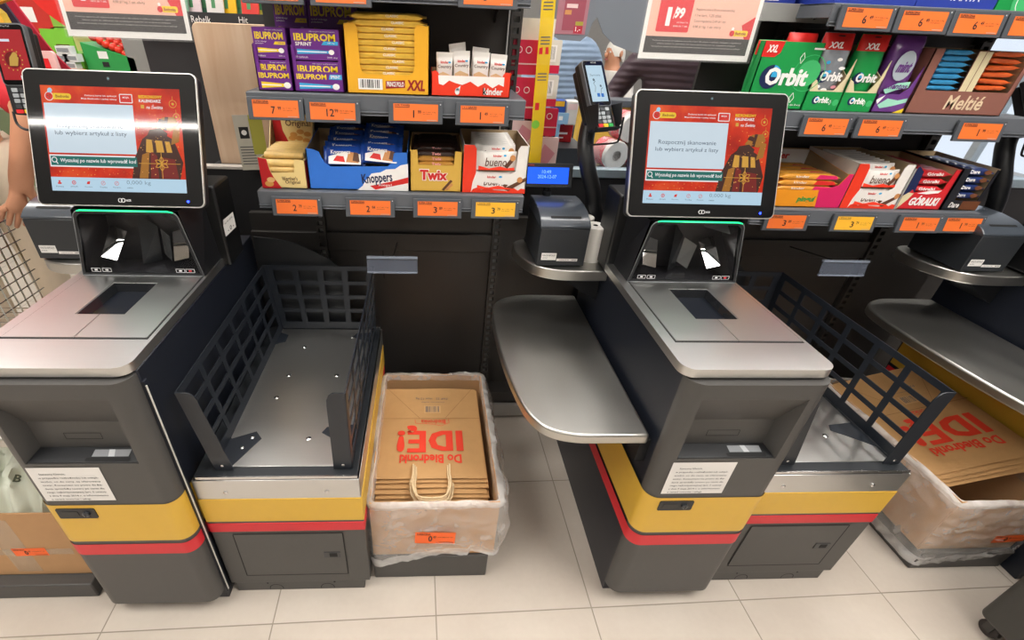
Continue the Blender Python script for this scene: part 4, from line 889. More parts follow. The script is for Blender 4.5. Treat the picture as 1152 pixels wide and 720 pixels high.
    # --- blue carton of wafer packs
    x0, w = -.3235, .2715; BL = mat('blue_carton', '2f74d6', .42); BLD = mat('blue_wrapper', '1b4aa8', .28, var=.15, coat=.4, bump=.2)
    P = [(0, 0), (w, 0), (w, .103), (w-.03, .103), (w-.038, .1), (w-.042, .078), (w-.055, .066), (.062, .062), (.048, .07), (.04, .085), (.034, .1), (.02, .106), (0, .108)]
    m, _ = carton_tray('d', '', '', x0, x0+w, Z, .105, .12, .128, .18, .066, BL, y=Y, notch=P)
    F = FRONT(0, 0, 0); m.poly(F, [(.13, 0), (w, 0), (w, .074), (w-.02, .07), (w-.035, .06), (w-.06, .058), (w-.075, .05), (w-.1, .046), (w-.115, .03), (.145, .012)], PW, .0005)
    m.text(F, 'Knoppers', .144, .014, .228, .048, mat('print_navy', '12224e', .45), .001, bold=.025, rot=.10); m.poly(F, [(.165, .012), (.18, .002), (w, .022), (w, .038), (.228, .026)], PRED, .0007); m.text(F, 'Riegel', .19, .01, .225, .019, PW, .001)
    put(m, 'display_carton', 'blue display carton of milk wafer packs on the lower shelf', 'display carton', (x0, Y, Z), smooth=0)
    for c, (xx, cnt) in enumerate(((.098, 5), (.198, 5))):
        for k in range(cnt):
            b = bar_mesh(.112, .056, .026, BLD, seed=40+k+c*9, crimp=.009, n=10); Mf = plane_frame((0, -.006, .0142), (1, 0, 0), (0, 1, .0))
            b.poly(Mf, [(-.042, -.02), (.044, -.022), (.044, .006), (.0, .012), (-.042, .0)], PW, .0004); b.text(Mf, 'Knoppers', -.036, .003, .016, .018, PW, .001, bold=.02); b.poly(Mf, [(.004, -.016), (.038, -.018), (.034, .010), (.012, .012)], mat('wafer_print', 'c98a52', .5), .0008); b.poly(Mf, [(.022, -.012), (.041, -.016), (.038, .008), (.026, .012)], BRN, .001); b.poly(Mf, [(-.030, -.012), (.002, -.016), (-.002, .0), (-.02, .002)], PRED, .0008)
            put(b, 'wafer_pack', 'blue wafer pack, %s from the front of the %s row in the blue carton' % (ORD[k], 'left' if c == 0 else 'right'), 'wafer pack', (x0+xx, Y+.026+k*.032, Z+.084+k*.009+(.008 if c else 0)), (math.radians(56-5*k), .06*math.sin(k*3+c), (.07 if c == 0 else -.08)+.09*math.sin(k*2+c)), 'blue wafer packs')
    # --- gold carton of caramel twin bars
    x0, w = -.0465, .1425; TG = mat('gold_carton', 'd7ac4a', .42)
    P = [(0, 0), (w, 0), (w, .108), (w-.02, .110), (w-.023, .072), (.023, .072), (.02, .112), (0, .110)]
    m, _ = carton_tray('d', '', '', x0, x0+w, Z, .108, .12, .122, .19, .072, TG, y=Y, notch=P)
    F = FRONT(0, 0, 0); m.text(F, 'Twix', .025, .030, .105, .062, PW, .0006, bold=.10); m.text(F, 'Twix', .027, .032, .103, .060, PRED, .0010, bold=.05)
    m.hexa([(.088, .006, 0), (.094, .003, 0), (.118, .030, 0), (.112, .034, 0)], [(.088, .006, .0008), (.094, .003, .0008), (.118, .030, .0008), (.112, .034, .0008)], BRN, F); m.poly(F, [(.098, .008), (.104, .004), (.12, .02), (.115, .025)], mat('wafer_print', 'c98a52', .5), .0006)
    put(m, 'display_carton', 'gold display carton of caramel bars on the lower shelf', 'display carton', (x0, Y, Z), smooth=0)
    TWG = mat('gold_wrapper', 'c08a3c', .32, metal=.3, var=.15, bump=.2); TWB = mat('brown_wrapper', '2c1b15', .35, var=.1, bump=.2)
    for k, (yy, zz, mm) in enumerate(((.02, .076, TWG), (.023, .089, TWG), (.028, .101, TWB), (.05, .110, TWB), (.09, .112, TWB), (.125, .114, TWB), (.155, .115, TWB))):
        b = bar_mesh(.125, .036, .0135, mm, seed=70+k); Mf = plane_frame((0, -.017, .0012), (1, 0, 0), (0, .5, 1)); b.text(Mf, 'Twix', -.012, -.003, .014, .0045, mat('print_pink', 'e89a9a', .5), .0012, bold=.03)
        put(b, 'candy_bar', '%s caramel bar, %s from the front in the gold carton' % ('gold wrapped' if k < 2 else 'dark brown wrapped', ORD[k]), 'candy bar', (x0+w/2, Y+yy, Z+zz), (math.radians(10), 0, .03*math.sin(k*2.2)), 'caramel bars in the gold carton')
    bueno_box(.0995, .178, Z, 'on the lower left shelf beside the gold carton', 0)

def bueno_box(x0, w, Z, where, big):
    Y = 1.316
    KR = mat('print_orange_red', 'ee3a1e', .42); WC = mat('white_carton', 'ece7e1', .42); BRN = mat('print_brown', '5a3420', .5); WB = mat('white_wrapper', 'e9e4de', .3, var=.05, bump=.15, coat=.3)
    P = [(0, 0), (w, 0), (w, .128), (w-.024, .128), (w-.03, .118), (w-.033, .06), (w-.045, .053), (.05, .053), (.036, .06), (.034, .118), (.028, .128), (0, .128)]
    m, _ = carton_tray('d', '', '', x0, x0+w, Z, .128, .13, .132, .21, .053, WC, y=Y, notch=P)
    F = FRONT(0, 0, 0); m.poly(F, [(0, 0), (.024, 0), (.028, .03), (.036, .055), (.034, .118), (.028, .128), (0, .128)], KR, .0005)
    m.poly(F, [(.024, 0), (w, 0), (w, .012), (w-.012, .014), (w-.02, .008), (w-.035, .016), (w-.05, .006), (.09, .008), (.07, .016), (.055, .008), (.04, .014), (.03, .010)], KR, .0006)
    m.text(F, 'kinder', .068, .041, .093, .048, PRED, .0008, bold=.03); m.text(F, 'bueno', .08, .024, .10, .03, BRN, .0008); m.poly(F, [(.115, .012), (.13, .006), (w, .036), (w, .046)], BRN, .0008); m.disc(F, .16, .038, .008, mat('wafer_print', 'c98a52', .5), .001, 12)
    m.disc(F, .105, .045, .005, VBLU, .0008, 10, ry=.003)
    put(m, 'display_carton', 'white and red hazelnut bar carton '+where, 'display carton', (x0, Y, Z), smooth=0)
    for k in range(11):
        fr = k < 2; b = bar_mesh(.112, .05, .02, WB, seed=90+k+int(big*50)); Mf = plane_frame((0, 0, .0103), (1, 0, 0), (0, 1, 0))
        b.text(Mf, 'bueno', -.032, -.014, .028, .008, BRN, .0006, bold=.005, shear=.2); b.text(Mf, 'kinder', -.01, .010, .014, .016, PRED, .0006, bold=.03); b.poly(Mf, [(-.05, -.024), (.05, -.024), (.05, -.016), (.03, -.019), (.01, -.014), (-.02, -.02), (-.05, -.013)], KR, .0006)
        b.poly(Mf, [(.022, -.014), (.03, -.02), (.05, .004), (.042, .012)], BRN, .001); b.disc(Mf, .044, .008, .008, mat('wafer_print', 'c98a52', .5), .0012, 10); b.disc(Mf, .022, .014, .004, VBLU, .0008, 8, ry=.003)
        if fr: loc = (x0+w/2+.002, Y+.012, Z+(.086 if k == 0 else .033)); rot = (math.radians(82), 0, .02)
        else: loc = (x0+w/2, Y+.036+(k-2)*.0185, Z+.098+.0006*k); rot = (math.radians(80), 0, .02*math.sin(k*2))
        put(b, 'candy_bar', 'white hazelnut bar, %s, carton %s' % ('front upper' if k == 0 else 'front lower' if k == 1 else '%s packed row' % ORD[k-2], 'on the right shelf' if big else 'on the left shelf'), 'candy bar', loc, rot, 'white hazelnut bars')

def goods_right():
    Y = 1.316; Z = 1.2575
    GRN = mat('green_carton', '159447', .4, var=.05); GRL = mat('green_print_light', '3fb46a', .45); NAVY = mat('print_navy', '12224e', .45); CRD = mat('cream_card', 'd9cba4', .6); SILV = mat('silver_bag', 'b9c0c8', .25, metal=.6, var=.5, scale=45, bump=.6); BRN = mat('print_brown', '5a3420', .5)
    def logo(m, F, x, y, h, n=.0006):
        w = h*2.6; m.disc(F, x+h*.36, y+h*.55, h*.62, NAVY, n, 20); m.poly(F, [(x+h*.36+h*.6*math.cos(a*.1), y+h*.55+h*.6*math.sin(a*.1)) for a in range(0, 16)]+[(x+h*.36, y+h*.55)], VBLU, n+.0002)
        m.text(F, 'Orbit', x+h*.05, y+h*.12, x+w, y+h*1.05, PW, n+.0004, bold=.045)
    # big green carton
    x0, w = .832, .154; h = .152
    m, _ = carton_tray('d', '', '', x0, x0+w, Z, h, h, h, .022, h, GRN, y=Y); F = FRONT(0, 0, 0)
    m.poly(F, [(0, .118), (.034, .118), (.046, .128), (.05, h), (0, h)], PRED, .0005); m.text(F, 'XXL', .01, .128, .036, .144, PW, .001, bold=.03, shear=.2); logo(m, F, .026, .05, .044)
    m.disc(F, .138, .085, .03, GRL, .0004, 24); m.ring(F, .138, .085, .042, .002, GRL, .0006)
    for (a, b_) in ((.108, .118), (.118, .028)): m.line(F, [(a, b_+.012), (a+.006, b_), (a, b_-.012), (a-.006, b_), (a, b_+.012)], .0014, PW, .0006)
    m.text(F, 'gumy do żucia', .10, .008, .15, .014, PW, .0006); m.rect(F, .13, .137, .158, .141, PW, .0006)
    put(m, 'display_carton', 'large green chewing gum carton with red corner on the right shelf', 'display carton', (x0, Y, Z), smooth=0)
    def bag(x, w, h, y, body, label, foil=False, head=PRED, lean=0., cat='sweet bag', grp='gum bags', txt=True):
        b = MB()
        def fn(u, v):
            a = 2*PI*u; s_ = math.sin(PI*min(1, max(0, v)))**.5; t = (.022*s_+.0006)
            return (w/2*math.copysign(abs(math.cos(a))**.6, math.cos(a)), t*math.copysign(abs(math.sin(a))**.8, math.sin(a))+.003*mnoise.noise((u*9, v*9, x*50)), h*v)
        b.grid(fn, 20, 16, body, wrap=True)
        def hd(u, v):
            p = fn(.5+u*.5, .78+v*.21); return (p[0]*1.01, p[1]-.0012, p[2])
        b.grid(hd, 10, 5, head)
        Fq = FRONT(0, -.0235, 0)
        if txt:
            b.text(FRONT(0, -.0185, 0), 'XXL', -w*.4, h*.80, w*.1, h*.88, PW, .0004, bold=.03, shear=.15); logo(b, Fq, -w*.36, h*.36, w*.30, .001)
        b.prism(rounded(-w*.12, h*.94, w*.12, h*.965, .003), 0, .0012, INK, FRONT(0, -.008, 0))
        o = put(b, 'gum_bag', label, cat, (x, y, Z+.004), (lean, 0, 0), grp); return o
    def specks(o, w, h):
        q = MB(); F_ = FRONT(0, -.0242, 0)
        for k, (a, b_, c) in enumerate(((-.25, .62, VBLU), (.1, .66, PW), (.28, .55, PW), (-.1, .5, VBLU), (.25, .3, mat('pink_print', 'd9909c', .45)), (-.05, .26, PW), (-.28, .3, PW), (.05, .22, VBLU))): q.disc(F_, a*w, b_*h, w*(.07+.02*(k % 3)), c, .0008, 10, ry=w*.05)
        q.build('surface_pattern', o)
    bag(.875, .08, .150, Y+.035, GRN, 'green gum bag with red header, left one inside the large green carton', txt=False)
    bag(.945, .075, .168, Y+.036, mat('red_bag', 'b01f22', .4, var=.1), 'red gum bag sticking up at the right of the large green carton', txt=True)
    for k, (x0, w, foil) in enumerate(((.990, .093, 1), (1.088, .088, 0))):
        P = [(0, 0), (w, 0), (w, .12), (w-.01, .075), (w-.026, .048), (.024, .048), (.012, .07), (0, .075)]
        m, _ = carton_tray('d', '', '', x0, x0+w, Z, .076, .15, .152, .2, .046, CRD, y=Y, notch=P); F = FRONT(0, 0, 0)
        m.rect(F, 0, 0, w, .045, GRN, .0005); logo(m, F, .022, .016, .016, .0008); m.line(F, [(w*.74, .026), (w*.77, .02), (w*.74, .014), (w*.71, .02), (w*.74, .026)], .001, PW, .0008); m.disc(F, w*.9, .02, .008, GRL, .0008, 14)
        m.rect(plane_frame((-.0004, .2, 0), (0, -1, 0), (0, 0, 1)), 0, 0, .2, .1, GRN, .0002)
        put(m, 'display_carton', 'green and cream gum bag carton, %s of the narrow pair' % ('left' if k == 0 else 'right'), 'display carton', (x0, Y, Z), smooth=0)
        o = bag(x0+w/2-.001, w*.84, .172, Y+.03, SILV if foil else GRN, 'silver gum bag with red header in the left narrow carton' if foil else 'green gum bag with red header in the right narrow carton', foil)
        if foil: specks(o, w*.84, .172)
    # violet bag
    VIO = mat('violet_wrapper', '6b3a86', .28, var=.15, coat=.4, bump=.2); MINT = mat('mint_print', '9fdcc4', .4)
    x0, w = 1.182, .088; P = [(0, 0), (w, 0), (w, .11), (w-.012, .06), (w-.03, .044), (0, .044)]
    m, _ = carton_tray('d', '', '', x0, x0+w, Z, .044, .14, .15, .2, .044, VIO, y=Y, notch=P); F = FRONT(0, 0, 0); m.poly(F, [(.01, .018), (.03, .034), (.06, .03), (.085, .036), (.085, .026), (.05, .016), (.02, .01)], MINT, .0006); m.poly(F, [(.0, .03), (.02, .042), (.008, .02)], PW, .0006); m.poly(F, [(.06, 0), (.088, 0), (.088, .012)], VYEL, .0006)
    put(m, 'display_carton', 'violet sweets carton with mint print beside the brown carton', 'display carton', (x0, Y, Z), smooth=0)
    o = bag(x0+.042, .078, .172, Y+.03, VIO, 'violet sweet bag with mint lettering leaning in the violet carton', head=VIO, txt=False, cat='sweet bag', grp='violet bags')
    q = MB(); Mv = FRONT(0, -.0245, 0); q.poly(Mv, [(-.03, .05), (.0, .066), (.034, .07), (.034, .056), (.004, .05), (-.02, .04)], MINT, .0006); q.text(Mv, 'mentos', -.026, .052, .03, .064, VIO, .0012, bold=.03, shear=.2); q.build('lettering', o); q = MB(); q.disc(Mv, -.004, .105, .026, mat('pearl_print', 'c9d6e0', .25, metal=.3), .0006, 18, ry=.034); q.text(Mv, 'mint', -.022, .09, .016, .115, VIO, .0012, bold=.04, shear=.3); q.build('print', o)
    # brown carton with blue and orange bars
    BR = mat('cocoa_carton', '8a5a4e', .45, var=.04); x0, w = 1.277, .272
    P = [(0, 0), (w, 0), (w, .15), (w-.012, .15), (w-.02, .055), (.152, .055), (.166, .146), (.105, .146), (.104, .055), (.022, .055), (.034, .15), (0, .15)]
    P = [(0, 0), (w, 0), (w, .15), (w-.010, .15), (w-.014, .056), (.156, .056), (.156, .148), (.118, .148), (.118, .056), (.026, .056), (.026, .15), (0, .15)]
    m, _ = carton_tray('d', '', '', x0, x0+w, Z, .15, .15, .152, .2, .056, BR, y=Y, notch=P); F = FRONT(0, 0, 0); m.text(F, 'Meltié', .10, .012, .205, .047, mat('print_sand', 'e0c9a8', .5), .0006, bold=.02, shear=.1)
    m.rect(F, .1185, .0565, .1365, .147, CRD, .0005); m.rect(F, .1385, .0565, .1555, .147, CRD, .0005)
    put(m, 'display_carton', 'cocoa brown chocolate carton with blue and orange bars on right shelf', 'display carton', (x0, Y, Z), smooth=0)
    WBL = mat('blue_bar_wrapper', '2f86b8', .3, var=.1, coat=.3, bump=.15); WOR = mat('orange_bar_wrapper', 'cf5a22', .3, var=.15, coat=.3, bump=.15)
    for c, (xx, L, mm, n_, nm) in enumerate(((.072, .092, WBL, 7, 'blue'), (.208, .1, WOR, 6, 'orange'))):
        for k in range(n_):
            b = bar_mesh(L, .04, .013, mm, seed=130+k+c*10, n=10, crimp=.007); put(b, 'chocolate_bar', '%s wrapped bar, %s in the cocoa brown carton' % (nm, ORD2[k] if k < n_-1 else 'bottom one'), 'chocolate bar', (x0+xx, Y+.025, Z+.143-k*(.0135 if c == 0 else .0155)), (0, .05*math.sin(k*2)*(c), .03*math.sin(k*3)), nm+' wrapped bars')
    # ============ lower right shelf
    Z2 = .9965; Z = Z2
    PK = mat('magenta_carton', 'd81e62', .42); OG = mat('orange_carton', 'f39a1c', .42); 
    x0, w = 1.0, .222
    P = [(0, 0), (w, 0), (w, .098), (w-.012, .098), (w-.03, .066), (w-.05, .05), (0, .05)]
    m, _ = carton_tray('d', '', '', x0, x0+w, Z, .09, .11, .125, .21, .05, OG, y=Y, notch=P); F = FRONT(0, 0, 0)
    m.poly(F, [(.15, 0), (w, 0), (w, .098), (w-.012, .098), (w-.03, .066), (.14, .05)], PK, .0005); m.text(F, 'pinguí', .085, .012, .14, .032, mat('print_green', '2a9a4a', .45), .0008, bold=.04, shear=.1)
    m.rect(FRONT(0, .2, 0), .0, .07, w, .124, PW, .003); m.text(FRONT(0, .2, 0), 'kinder', .08, .095, .16, .115, PRED, .0036, bold=.04)
    put(m, 'display_carton', 'orange and magenta snack carton beside the monitor on lower right shelf', 'display carton', (x0, Y, Z), smooth=0)
    OW = mat('orange_wrapper', 'f0a03a', .3, var=.3, scale=60, coat=.3)
    for k in range(12):
        r_, c = k % 3, k//3
        b = bar_mesh(.19, .03, .0165, OW, seed=160+k); Mf = plane_frame((0, -.014, .002), (1, 0, 0), (0, .3, 1)); b.poly(Mf, [(.02, -.006), (.09, -.006), (.08, .004), (.03, .006)], PK if r_ != 1 else PRED, .0008); b.text(Mf, 'kinder', -.04, -.003, .0, .004, PW, .001)
        put(b, 'snack_bar', 'orange snack bar, %s layer, %s row in the orange and magenta carton' % (('bottom', 'middle', 'top')[r_], ('front', 'second', 'third', 'hindmost')[c]), 'snack bar', (x0+.1, Y+.022+c*.04, Z+.052+r_*.0165), (math.radians(5), 0, .01*math.sin(k)), 'orange snack bars')
    bueno_box(1.225, .17, Z, 'on the lower right shelf', 1)
    # red carton
    x0, w = 1.402, .136; P = [(0, 0), (w, 0), (w, .115), (w-.014, .118), (w-.022, .06), (.03, .05), (.024, .11), (.004, .125), (0, .122)]
    m, _ = carton_tray('d', '', '', x0, x0+w, Z, .118, .12, .124, .21, .052, mat('red_carton', 'd4232b', .42), y=Y, notch=P); F = FRONT(0, 0, 0)
    m.text(F, 'GÓRALKI', .03, .012, .122, .042, PW, .0008, bold=.05, shear=.15); m.poly(F, [(0, .02), (.02, .06), (.03, .05), (.024, .11), (.004, .125), (0, .122)], NAVY, .0006); m.poly(F, [(0, .0), (.022, .03), (.03, .048), (.012, .05), (0, .04)], mat('cream_card', 'd9cba4', .6), .0009); m.poly(F, [(.04, .048), (.075, .056), (.112, .058), (.105, .05), (.07, .046)], PW, .0006)
    m.rect(plane_frame((-.0004, .21, 0), (0, -1, 0), (0, 0, 1)), 0, 0, .21, .118, PW, .0002)
    put(m, 'display_carton', 'red wafer carton with navy and white sides on lower right shelf', 'display carton', (x0, Y, Z), smooth=0)
    RWp = mat('red_wrapper', 'c9262c', .3, var=.15, coat=.3, bump=.2)
    for k in range(9):
        r_ = k if k < 3 else 2; c = 0 if k < 3 else k-2
        b = bar_mesh(.105, .036, .018, RWp, seed=190+k); Mf = plane_frame((0, -.017, .002), (1, 0, 0), (0, .3, 1)); b.text(Mf, 'Góralki', -.03, -.004, .02, .005, PW, .0012, bold=.02)
        put(b, 'wafer_bar', 'red wafer bar, %s in the red carton' % (('lowest at the window', 'middle at the window', 'top at the window')[k] if k < 3 else '%s row behind the front' % ORD[c]), 'wafer bar', (x0+w/2+.004, Y+.022+c*.028, Z+.06+r_*.0215), (math.radians(8), 0, .02*math.sin(k)), 'red wafer bars')
    # dark carton
    DB = mat('dark_carton', '1c1d24', .42); x0, w = 1.544, .112; P = [(0, 0), (w, 0), (w, .118), (w-.008, .12), (w-.012, .03), (.028, .03), (.022, .122), (0, .122)]
    m, _ = carton_tray('d', '', '', x0, x0+w, Z, .122, .125, .128, .21, .03, DB, y=Y, notch=P); F = FRONT(0, 0, 0); m.text(F, 'Dare', .018, .008, .05, .024, PW, .0008, bold=.03, shear=.2); m.rect(F, .055, .002, w, .028, mat('cocoa_print', '6b3d22', .5), .0006)
    put(m, 'display_carton', 'dark cookie carton at the right end of lower right shelf', 'display carton', (x0, Y, Z), smooth=0)
    NB = mat('navy_wrapper', '1d2f63', .3, var=.15, coat=.3, bump=.2)
    for k in range(9):
        r_ = k if k < 4 else 3; c = 0 if k < 4 else k-3
        b = bar_mesh(.082, .034, .02, NB, seed=210+k); Mf = plane_frame((0, -.016, .002), (1, 0, 0), (0, .3, 1)); b.text(Mf, 'Dare', -.034, -.004, -.006, .006, PW, .0012, bold=.02); b.disc(Mf, .02, 0, .012, mat('cocoa_print', '6b3d22', .5), .001, 12, ry=.006)
        put(b, 'cookie_bar', 'navy cookie bar, %s in the dark carton' % (('lowest at the front', 'second lowest at the front', 'third lowest at the front', 'top at the front')[k] if k < 4 else '%s row behind the front' % ORD[c]), 'cookie bar', (x0+w/2+.008, Y+.022+c*.028, Z+.043+r_*.0225), (math.radians(6), 0, .02*math.sin(k)), 'navy cookie bars')
    # top right shelf: blue and green cartons, mostly above the frame
    NV = mat('royal_carton', '2a3f9e', .42)
    for k, (x0, w, mm, t) in enumerate(((.966, .20, NV, ''), (1.168, .20, NV, 'TANTA'), (1.372, .2, GRN, ''))):
        m = MB(); m.box((0, 0, 0), (w, .2, .15), mm); F = FRONT(0, 0, 0)
        if t: m.text(F, t, .075, .014, .155, .034, PW, .0006, bold=.03)
        if mm is NV: m.line(F, [(.045, .016), (.055, .016), (.055, .028), (.045, .028), (.045, .016)], .0015, PW, .0006)
        else: m.disc(F, .075, .02, .04, GRL, .0004, 24); m.ring(F, .075, .02, .03, .002, PW, .0006)
        put(m, 'gum_carton', ('royal blue carton at the left of the top right shelf', 'royal blue carton with white lettering on the top right shelf', 'green carton with pale rings on the top right shelf')[k], 'carton', (x0, Y, 1.4915), smooth=0)
# ------------------------------------------------------------------ people (mostly hidden behind goods and screens)
SKIN = mat('skin', 'c98f6f', .5, var=.05); HAIR = mat('hair_brown', '3a2a20', .6)
def skin_obj(name, J, E, m, parent, sub=2):
    me = bpy.data.meshes.new(name); me.from_pydata([j[0] for j in J], E, []); me.materials.append(m)
    o = bpy.data.objects.new(name, me); COL.objects.link(o); o.parent = parent
    md = o.modifiers.new('skin', 'SKIN'); md.use_smooth_shade = True
    for i, j in enumerate(J):
        d = me.skin_vertices[0].data[i]; r = j[1]; d.radius = r if isinstance(r, tuple) else (r, r); d.use_root = (i == 0)
    s = o.modifiers.new('subdivision', 'SUBSURF'); s.levels = sub; s.render_levels = sub
    return o
def person(label, loc, rz, h, jacket, trousers, arms, hair=HAIR, hood=None, sleeves='long', lean=0., group=None):
    """arms: ((elbow, hand) left, (elbow, hand) right) in body frame for a 1.7 m figure; faces -y"""
    P = thing('person', label, 'person', loc, rz); k = h/1.7; P.scale = (k, k, k)
    sh = [Vector((.19, 0, 1.40)), Vector((-.19, 0, 1.40))]
    ln = Vector((0, -lean, 0))
    J = [((0, 0, .93), (.15, .11)), ((0, 0, 1.12), (.13, .10)), ((0, -lean*.5, 1.30), (.16, .11)), ((0, -lean*.8, 1.42), (.09, .08)), ((0, -lean-.01, 1.49), (.055, .055)), ((0, -lean-.02, 1.56), (.075, .09)), ((0, -lean-.02, 1.64), (.078, .095)), ((0, -lean-.01, 1.69), (.05, .06))]
    E = [(i, i+1) for i in range(7)]
    for sd in (1, -1):
        b = len(J); J += [((.10*sd, 0, .88), .095), ((.11*sd, -.01, .50), .06), ((.11*sd, .02, .10), .042), ((.11*sd, -.10, .035), (.04, .03)), ((.115*sd, -.16, .03), (.035, .022))]
        E += [(0, b), (b, b+1), (b+1, b+2), (b+2, b+3), (b+3, b+4)]
    hands = []
    for sd, (el, hd) in zip((1, -1), arms):
        b = len(J); s0 = Vector((.17*sd, -lean*.75, 1.39)); el = Vector(el); hd = Vector(hd)
        J += [(s0[:], .065), (el[:], .044), (hd[:], (.03, .026))]; E += [(3, b), (b, b+1), (b+1, b+2)]
        d = (hd-el).normalized(); q = d.cross(Vector((0, -1, .3))).normalized()
        pb = len(J); palm = hd+d*.07; J.append((palm[:], (.038, .018))); E.append((b+2, pb))
        for f in range(4):
            off = q*(-.03+.02*f); L = (.062, .075, .07, .055)[f]; n_ = d.cross(q)
            p1 = palm+off+d*.025; p2 = p1+d*L*.5+n_*.008; p3 = p2+d*L*.45+n_*.02
            c = len(J); J += [(p1[:], .0105), (p2[:], .009), (p3[:], .0075)]; E += [(pb, c), (c, c+1), (c+1, c+2)]
        t1 = hd+d*.03+q*-.035; t2 = t1+d*.04-q*.015; c = len(J); J += [(t1[:], .013), (t2[:], .010)]; E += [(b+2, c), (c, c+1)]
    body = skin_obj('body', J, E, SKIN, P)
    Jj = [((0, 0, .86), (.185, .135)), ((0, 0, 1.05), (.175, .13)), ((0, -lean*.5, 1.28), (.20, .135)), ((0, -lean*.8, 1.40), (.12, .10)), ((0, -lean*.9, 1.46), (.075, .075))]
    Ej = [(0, 1), (1, 2), (2, 3), (3, 4)]
    for sd, (el, hd) in zip((1, -1), arms):
        b = len(Jj); el = Vector(el); hd = Vector(hd); s0 = Vector((.18*sd, -lean*.75, 1.385))
        Jj += [(s0[:], .088), (el[:], .064)]; Ej += [(3, b), (b, b+1)]
        if sleeves == 'long': Jj.append(((el.lerp(hd, .92))[:], .048)); Ej.append((b+1, b+2))
    skin_obj('jacket', Jj, Ej, jacket, P)
    Jt = [((0, 0, .92), (.165, .125)), ((.105, 0, .86), .108), ((.112, -.01, .5), .078), ((.112, .02, .08), .062), ((-.105, 0, .86), .108), ((-.112, -.01, .5), .078), ((-.112, .02, .08), .062)]
    skin_obj('trousers', Jt, [(0, 1), (1, 2), (2, 3), (0, 4), (4, 5), (5, 6)], trousers, P)
    for sd in (1, -1):
        m = MB(); m.ball((.112*sd, -.06, .045), (.05, .14, .05), mat('shoe_dark', '26252a', .5), 14); m.build('shoe', P, smooth=80)
    hc = Vector((0, -lean-.02, 1.60))
    m = MB(); m.grid(lambda u, v: (hc.x+.088*math.cos(2*PI*u)*math.sin(PI*.62*v), hc.y+.018+.105*math.sin(2*PI*u)*math.sin(PI*.62*v)*(1 if math.sin(2*PI*u) > 0 else .93), hc.z+.02+.115*math.cos(PI*.62*v)-(.05*math.sin(PI*.62*v) if math.sin(2*PI*u) > .1 else 0)), 20, 10, hood or hair, wrap=True)
    m.build('hood' if hood else 'hair', P, smooth=80)
    m = MB(); W_ = mat('eye_white', 'e8e4e0', .3)
    for sd in (1, -1): m.ball((hc.x+.032*sd, hc.y-.088, hc.z+.012), (.012, .008, .008), W_, 10); m.ball((hc.x+.032*sd, hc.y-.0945, hc.z+.012), (.005, .003, .005), INK, 8)
    m.build('eyes', P)
    m = MB(); m.ball((hc.x, hc.y-.1, hc.z-.015), (.014, .02, .024), SKIN, 10); m.ball((hc.x, hc.y-.092, hc.z-.05), (.026, .008, .008), mat('lips', 'a8605a', .5), 10)
    for sd in (1, -1): m.ball((hc.x+.082*sd, hc.y+.01, hc.z), (.012, .022, .03), SKIN, 10)
    m.build('face', P, smooth=80)
    return P

def quilt(name, c):
    m = mat(name, c, .45, var=.12, scale=20); nt = m.node_tree; b = nt.nodes['Principled BSDF']
    tc = nt.nodes.new('ShaderNodeTexCoord'); w = nt.nodes.new('ShaderNodeTexWave'); w.wave_type = 'BANDS'; w.bands_direction = 'Z'; w.inputs['Scale'].default_value = 9; w.inputs['Distortion'].default_value = .9
    bp = nt.nodes.new('ShaderNodeBump'); bp.inputs['Strength'].default_value = .4; bp.inputs['Distance'].default_value = .008
    nt.links.new(tc.outputs['Object'], w.inputs[0]); nt.links.new(w.outputs['Fac'], bp.inputs['Height']); nt.links.new(bp.outputs[0], b.inputs['Normal']); return m

